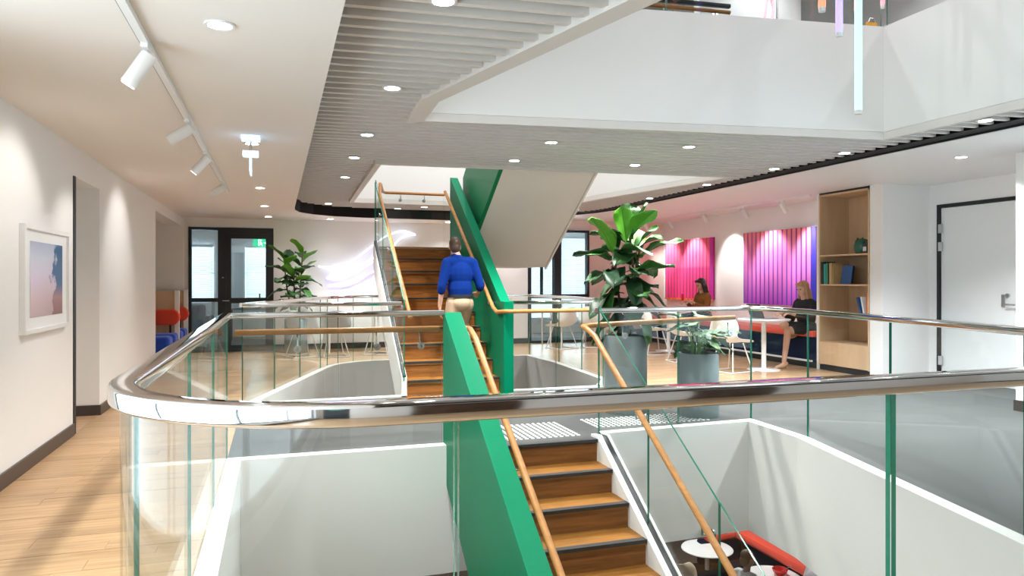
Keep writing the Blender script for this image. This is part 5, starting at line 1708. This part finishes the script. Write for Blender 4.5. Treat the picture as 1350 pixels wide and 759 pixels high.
sh = [('b', (0, 0.01, 1.22), (0.196, 0.135, 0.18)), ('b', (0, -0.002, 1.04), (0.178, 0.130, 0.18)), ('c', (-0.14, 0.0, 1.36), 0.072, (0.14, 0.0, 1.36), 0.072), ('c', (-0.02, 0.01, 1.38), 0.078, (-0.045, 0.04, 1.425), 0.066),
      ('b', (0, 0.0, 0.955), (0.170, 0.128, 0.05)), ('c', LSH, 0.074, LEL, 0.062), ('c', LEL, 0.062, (-0.268, -0.03, 1.02), 0.056), ('c', RSH, 0.074, REL, 0.064), ('c', REL, 0.062, (0.283, 0.0, 1.06), 0.058)]
blob('shirt', sh, 'shirtblue', man, M, 0.010, 5)
obj('collar', MB().lathe([(0.066, 0), (0.061, 0.03), (0.056, 0.03), (0.06, 0)], tuple(M @ Vector((-0.046, 0.047, 1.425))), 20), 'shirtblue', man, 50)
tr_ = [('b', (0, 0.0, 0.885), (0.170, 0.132, 0.095)), ('c', LH, 0.108, LK, 0.086), ('c', LK, 0.084, (LA[0], LA[1], 0.10), 0.070), ('c', RH, 0.108, RK, 0.086), ('c', RK, 0.084, (RA[0], RA[1], 0.29), 0.070), ('b', (0, -0.03, 0.87), (0.155, 0.122, 0.10))]
blob('trousers', tr_, 'khaki', man, M, 0.010, 5)
bl = [tuple(M @ Vector((0.174 * math.cos(a), 0.134 * math.sin(a), 0.952))) for a in [2 * PI * i / 28 for i in range(28)]]
belt = obj('belt', MB().sweep([(-0.004, -0.018), (0.004, -0.018), (0.004, 0.018), (-0.004, 0.018)], bl, True), 'blackcloth', man, 50)
hair = [('b', Vector(hc) + HR @ Vector((0, -0.022, 0.045)), (0.082, 0.098, 0.082), HR), ('b', Vector(hc) + HR @ Vector((0, -0.045, -0.005)), (0.076, 0.068, 0.075), HR), ('b', Vector(hc) + HR @ Vector((0, 0.055, 0.095)), (0.05, 0.04, 0.025), HR)]
blob('hair', hair, 'hairbrown', man, M, 0.008, 3)
sh_ = [('c', (LA[0], LA[1] - 0.045, 0.042), 0.042, (LA[0] - 0.01, LA[1] + 0.17, 0.034), 0.034)]
s2_ = [('c', (RA[0], RA[1] - 0.055, MZ + 0.042), 0.042, (RA[0], RA[1] + 0.15, MZ + 0.034), 0.034)]
blob('shoe', sh_, 'shoe', man, M, 0.008, 3)
blob('shoe', s2_, 'shoe', man, M, 0.008, 3)

# ---- seated figure builder (faces local +Y, seat at z = sh) --------------------
def seated(label, loc, rz, sh_, top, hairm, skin, long_hair=True, cross=False, skirt=None, heels=None, arms_fwd=0.30, hand_z=0.80, trousers=None, s=1.0, head_yaw=0.0, pitch=-0.2):
    t = thing('person', label, 'person', loc, None, rz)
    M = base_matrix(t) @ Matrix.Scale(s, 4)
    z = sh_
    hc = (0, 0.08, z + 0.70)
    hp, HR = head_parts(hc, head_yaw, pitch, 0.95)
    tor = [('b', (0, 0.0, z + 0.11), (0.165, 0.12, 0.12)), ('b', (0, 0.02, z + 0.26), (0.135, 0.098, 0.15)), ('b', (0, 0.03, z + 0.41), (0.152, 0.10, 0.13)), ('c', (-0.115, 0.03, z + 0.49), 0.05, (0.115, 0.03, z + 0.49), 0.05), ('c', (0, 0.03, z + 0.50), 0.052, (0, 0.06, z + 0.62), 0.045)]
    L = [(-0.09, 0.02, z + 0.085), (-0.10, 0.42, z + 0.07), (-0.10, 0.45, 0.09)]
    Rr = [(0.09, 0.02, z + 0.085), (0.10, 0.42, z + 0.07), (0.10, 0.38, 0.09)]
    if cross:
        L = [(-0.09, 0.02, z + 0.085), (0.0, 0.44, z + 0.10), (0.10, 0.24, z - 0.02)]
        L = [(-0.09, 0.02, z + 0.085), (-0.06, 0.44, z + 0.07), (-0.06, 0.52, 0.10)]
        Rr = [(0.09, 0.02, z + 0.09), (-0.02, 0.44, z + 0.16), (0.16, 0.20, z - 0.03)]
        Rr = [(0.09, 0.02, z + 0.09), (0.05, 0.42, z + 0.14), (0.12, 0.12, z + 0.02)]
    lg = []
    for q in (L, Rr):
        lg += [('c', q[0], 0.088, q[1], 0.058), ('c', q[1], 0.056, q[2], 0.034)]
    ft = []
    for q in (L, Rr):
        f = Vector(q[2])
        if heels:
            ft += [('c', f + Vector((0, -0.02, -0.03)), 0.03, f + Vector((0, 0.13, -0.075)), 0.024)]
        else:
            ft += [('c', f + Vector((0, -0.03, -0.05)), 0.034, f + Vector((0, 0.15, -0.055)), 0.03)]
    am, hn = [], []
    sl = []
    for sx_ in (-1, 1):
        a = Vector((sx_ * 0.155, 0.02, z + 0.47))
        e = Vector((sx_ * 0.20, 0.09, z + 0.22))
        w_ = Vector((sx_ * 0.10, arms_fwd, hand_z))
        am += [('c', a, 0.046, e, 0.036), ('c', e, 0.035, w_, 0.024)]
        hn += hand_parts(w_, (-sx_ * 0.25, 1, -0.1), (0, 0.1, 1), 0.9, 0.7, -sx_)
        sl += [('c', a, 0.060, e, 0.050), ('c', e, 0.048, e.lerp(w_, 0.75), 0.036)]
    blob('body', hp + tor + lg + ft + am + hn, skin, t, M, 0.010, 3)
    eyes(t, hc, head_yaw, pitch, M, 0.95)
    bl = [('b', (0, 0.0, z + 0.13), (0.175, 0.13, 0.10)), ('b', (0, 0.02, z + 0.27), (0.15, 0.112, 0.16)), ('b', (0, 0.03, z + 0.42), (0.168, 0.115, 0.125)), ('c', (-0.12, 0.03, z + 0.49), 0.06, (0.12, 0.03, z + 0.49), 0.06)] + sl
    blob('top', bl, top, t, M, 0.011, 4)
    if skirt:
        blob('skirt', [('b', (0, 0.0, z + 0.10), (0.182, 0.15, 0.10)), ('c', (-0.085, 0.02, z + 0.085), 0.10, (-0.075, 0.33, z + 0.09), 0.08), ('c', (0.085, 0.02, z + 0.09), 0.10, (0.06, 0.33, z + 0.12), 0.08)], skirt, t, M, 0.011, 4)
    if trousers:
        tp = [('b', (0, 0.0, z + 0.10), (0.18, 0.14, 0.10))]
        for q in (L, Rr):
            tp += [('c', q[0], 0.10, q[1], 0.074), ('c', q[1], 0.072, Vector(q[2]), 0.052)]
        blob('trousers', tp, trousers, t, M, 0.011, 4)
    def H(x, y, zz):
        return Vector(hc) + HR @ Vector((x, y, zz))
    hr = [('b', H(0, -0.028, 0.04), (0.082, 0.094, 0.082), HR), ('b', H(0, -0.052, -0.03), (0.08, 0.062, 0.085), HR)]
    if long_hair:
        hr += [('c', H(0, -0.06, -0.05), 0.07, H(0, -0.085, -0.22), 0.055), ('c', H(-0.05, -0.05, -0.05), 0.05, H(-0.07, -0.05, -0.28), 0.035), ('c', H(0.05, -0.05, -0.05), 0.05, H(0.07, -0.05, -0.28), 0.035), ('c', H(-0.066, 0.0, 0.0), 0.026, H(-0.085, 0.01, -0.22), 0.022), ('c', H(0.066, 0.0, 0.0), 0.026, H(0.085, 0.01, -0.22), 0.022), ('c', H(-0.05, 0.05, 0.075), 0.025, H(0.05, 0.05, 0.075), 0.025)]
    blob('hair', hr, hairm, t, M, 0.009, 2)
    for q in (L, Rr):
        f = Vector(q[2])
        if heels:
            blob('shoe', [('c', f + Vector((0, -0.04, -0.03)), 0.034, f + Vector((0, 0.03, -0.06)), 0.032), ('c', f + Vector((0, 0.03, -0.06)), 0.032, f + Vector((0, 0.15, -0.078)), 0.024)], heels, t, M, 0.007, 2)
            obj('heel', MB().tube([M @ (f + Vector((0, -0.06, -0.03))), M @ (f + Vector((0, -0.065, -0.10)))], 0.007, 8), heels, t, 60)
        else:
            blob('shoe', [('c', f + Vector((0, -0.045, -0.045)), 0.042, f + Vector((0, 0.16, -0.055)), 0.034)], 'shoe', t, M, 0.009, 2)
    return t
w1 = seated('woman with long blond hair in a black dress working at the laptop', (7.78, 9.18, 0), PI / 2 + 0.12, 0.50, 'blackcloth', 'hairblond', 'skin', True, True, 'blackcloth', 'tanshoe', 0.42, 0.83, pitch=-0.25)
w2 = seated('woman with long dark hair in a mustard top looking at a phone', (7.82, 12.05, 0), PI / 2 + 0.1, 0.55, 'mustard', 'hairdark', 'skin', True, False, None, None, 0.36, 0.92, 'navy', pitch=-0.3)
t = thing('phone', 'red cased phone in the hands of the dark haired woman', 'phone', (7.36, 12.05, 0.95))
obj('case', MB().box(7.345, 7.357, 12.01, 12.085, 0.935, 1.07), 'bowlred', t, None, 0.003)
obj('screen', MB().box(7.357, 7.359, 12.015, 12.08, 0.94, 1.065), 'screen', t)

# ================================================================== LOWER STOREY CAFE
LZ = -FL
bn2 = thing('booth_sofa', 'navy booth sofa with thick red top edge on the lower storey', 'sofa', (7.2, 9.6, LZ))
obj('base', MB().box(6.75, 7.35, 7.0, 10.15, LZ, LZ + 0.42), 'navy', bn2, None, 0.02)
obj('base', MB().box(5.2, 6.75, 9.65, 10.15, LZ, LZ + 0.42), 'navy', bn2, None, 0.02)
obj('backrest', MB().box(7.22, 7.35, 7.0, 10.15, LZ + 0.42, LZ + 0.80), 'navy', bn2, None, 0.02)
obj('backrest', MB().box(6.45, 7.22, 10.02, 10.15, LZ + 0.42, LZ + 0.80), 'navy', bn2, None, 0.02)
obj('top_roll', MB().box(7.08, 7.40, 7.0, 10.2, LZ + 0.78, LZ + 0.92), 'redfab', bn2, None, 0.05)
obj('top_roll', MB().box(6.55, 7.08, 9.98, 10.2, LZ + 0.78, LZ + 0.90), 'redfab', bn2, None, 0.04)
cafe_table('round pale table on the lower storey beside the stairs', 6.45, 9.85, 0.40, 'whitegloss', LZ)
cafe_table('round white table with a red bowl on the lower storey', 6.72, 8.62, 0.40, 'whitegloss', LZ)
t = thing('bowl', 'red bowl on the lower storey table', 'bowl', (6.85, 8.62, LZ + 0.758))
obj('bowl', MB().lathe([(0, 0), (0.05, 0), (0.095, 0.05), (0.11, 0.09), (0.10, 0.09), (0.085, 0.05), (0.045, 0.012), (0, 0.012)], (6.85, 8.62, LZ + 0.758), 24), 'bowlred', t, 50)
obj('spoon', MB().tube([(6.85, 8.62, LZ + 0.79), (6.98, 8.55, LZ + 0.90)], 0.006, 6), 'steel', t)
seated('man with short brown hair in white shirt at the lower storey table', (6.06, 8.35, LZ), -PI / 2 + 0.3, 0.47, 'whitecloth', 'hairgrey', 'skin2', False, False, None, None, 0.36, 0.80, 'navy', head_yaw=-0.4)
seated('man in pale lilac shirt at the lower storey booth', (7.10, 8.12, LZ), PI / 2, 0.47, 'lilacshirt', 'hairdark', 'skin2', False, False, None, None, 0.36, 0.80, 'khaki')
cc = chair_proto('shell_chair', 'white chair', 'whitegloss')
place(cc, (6.0, 8.36, LZ), -PI / 2 + 0.3, 'white shell chair under the man in white on the lower storey', 'chairs of the lower storey')
c2 = chair_proto('lounge_chair', 'cream chair', 'cream')
place(c2, (5.75, 9.55, LZ), -0.5, 'cream chair with curved shell on the lower storey', 'chairs of the lower storey')
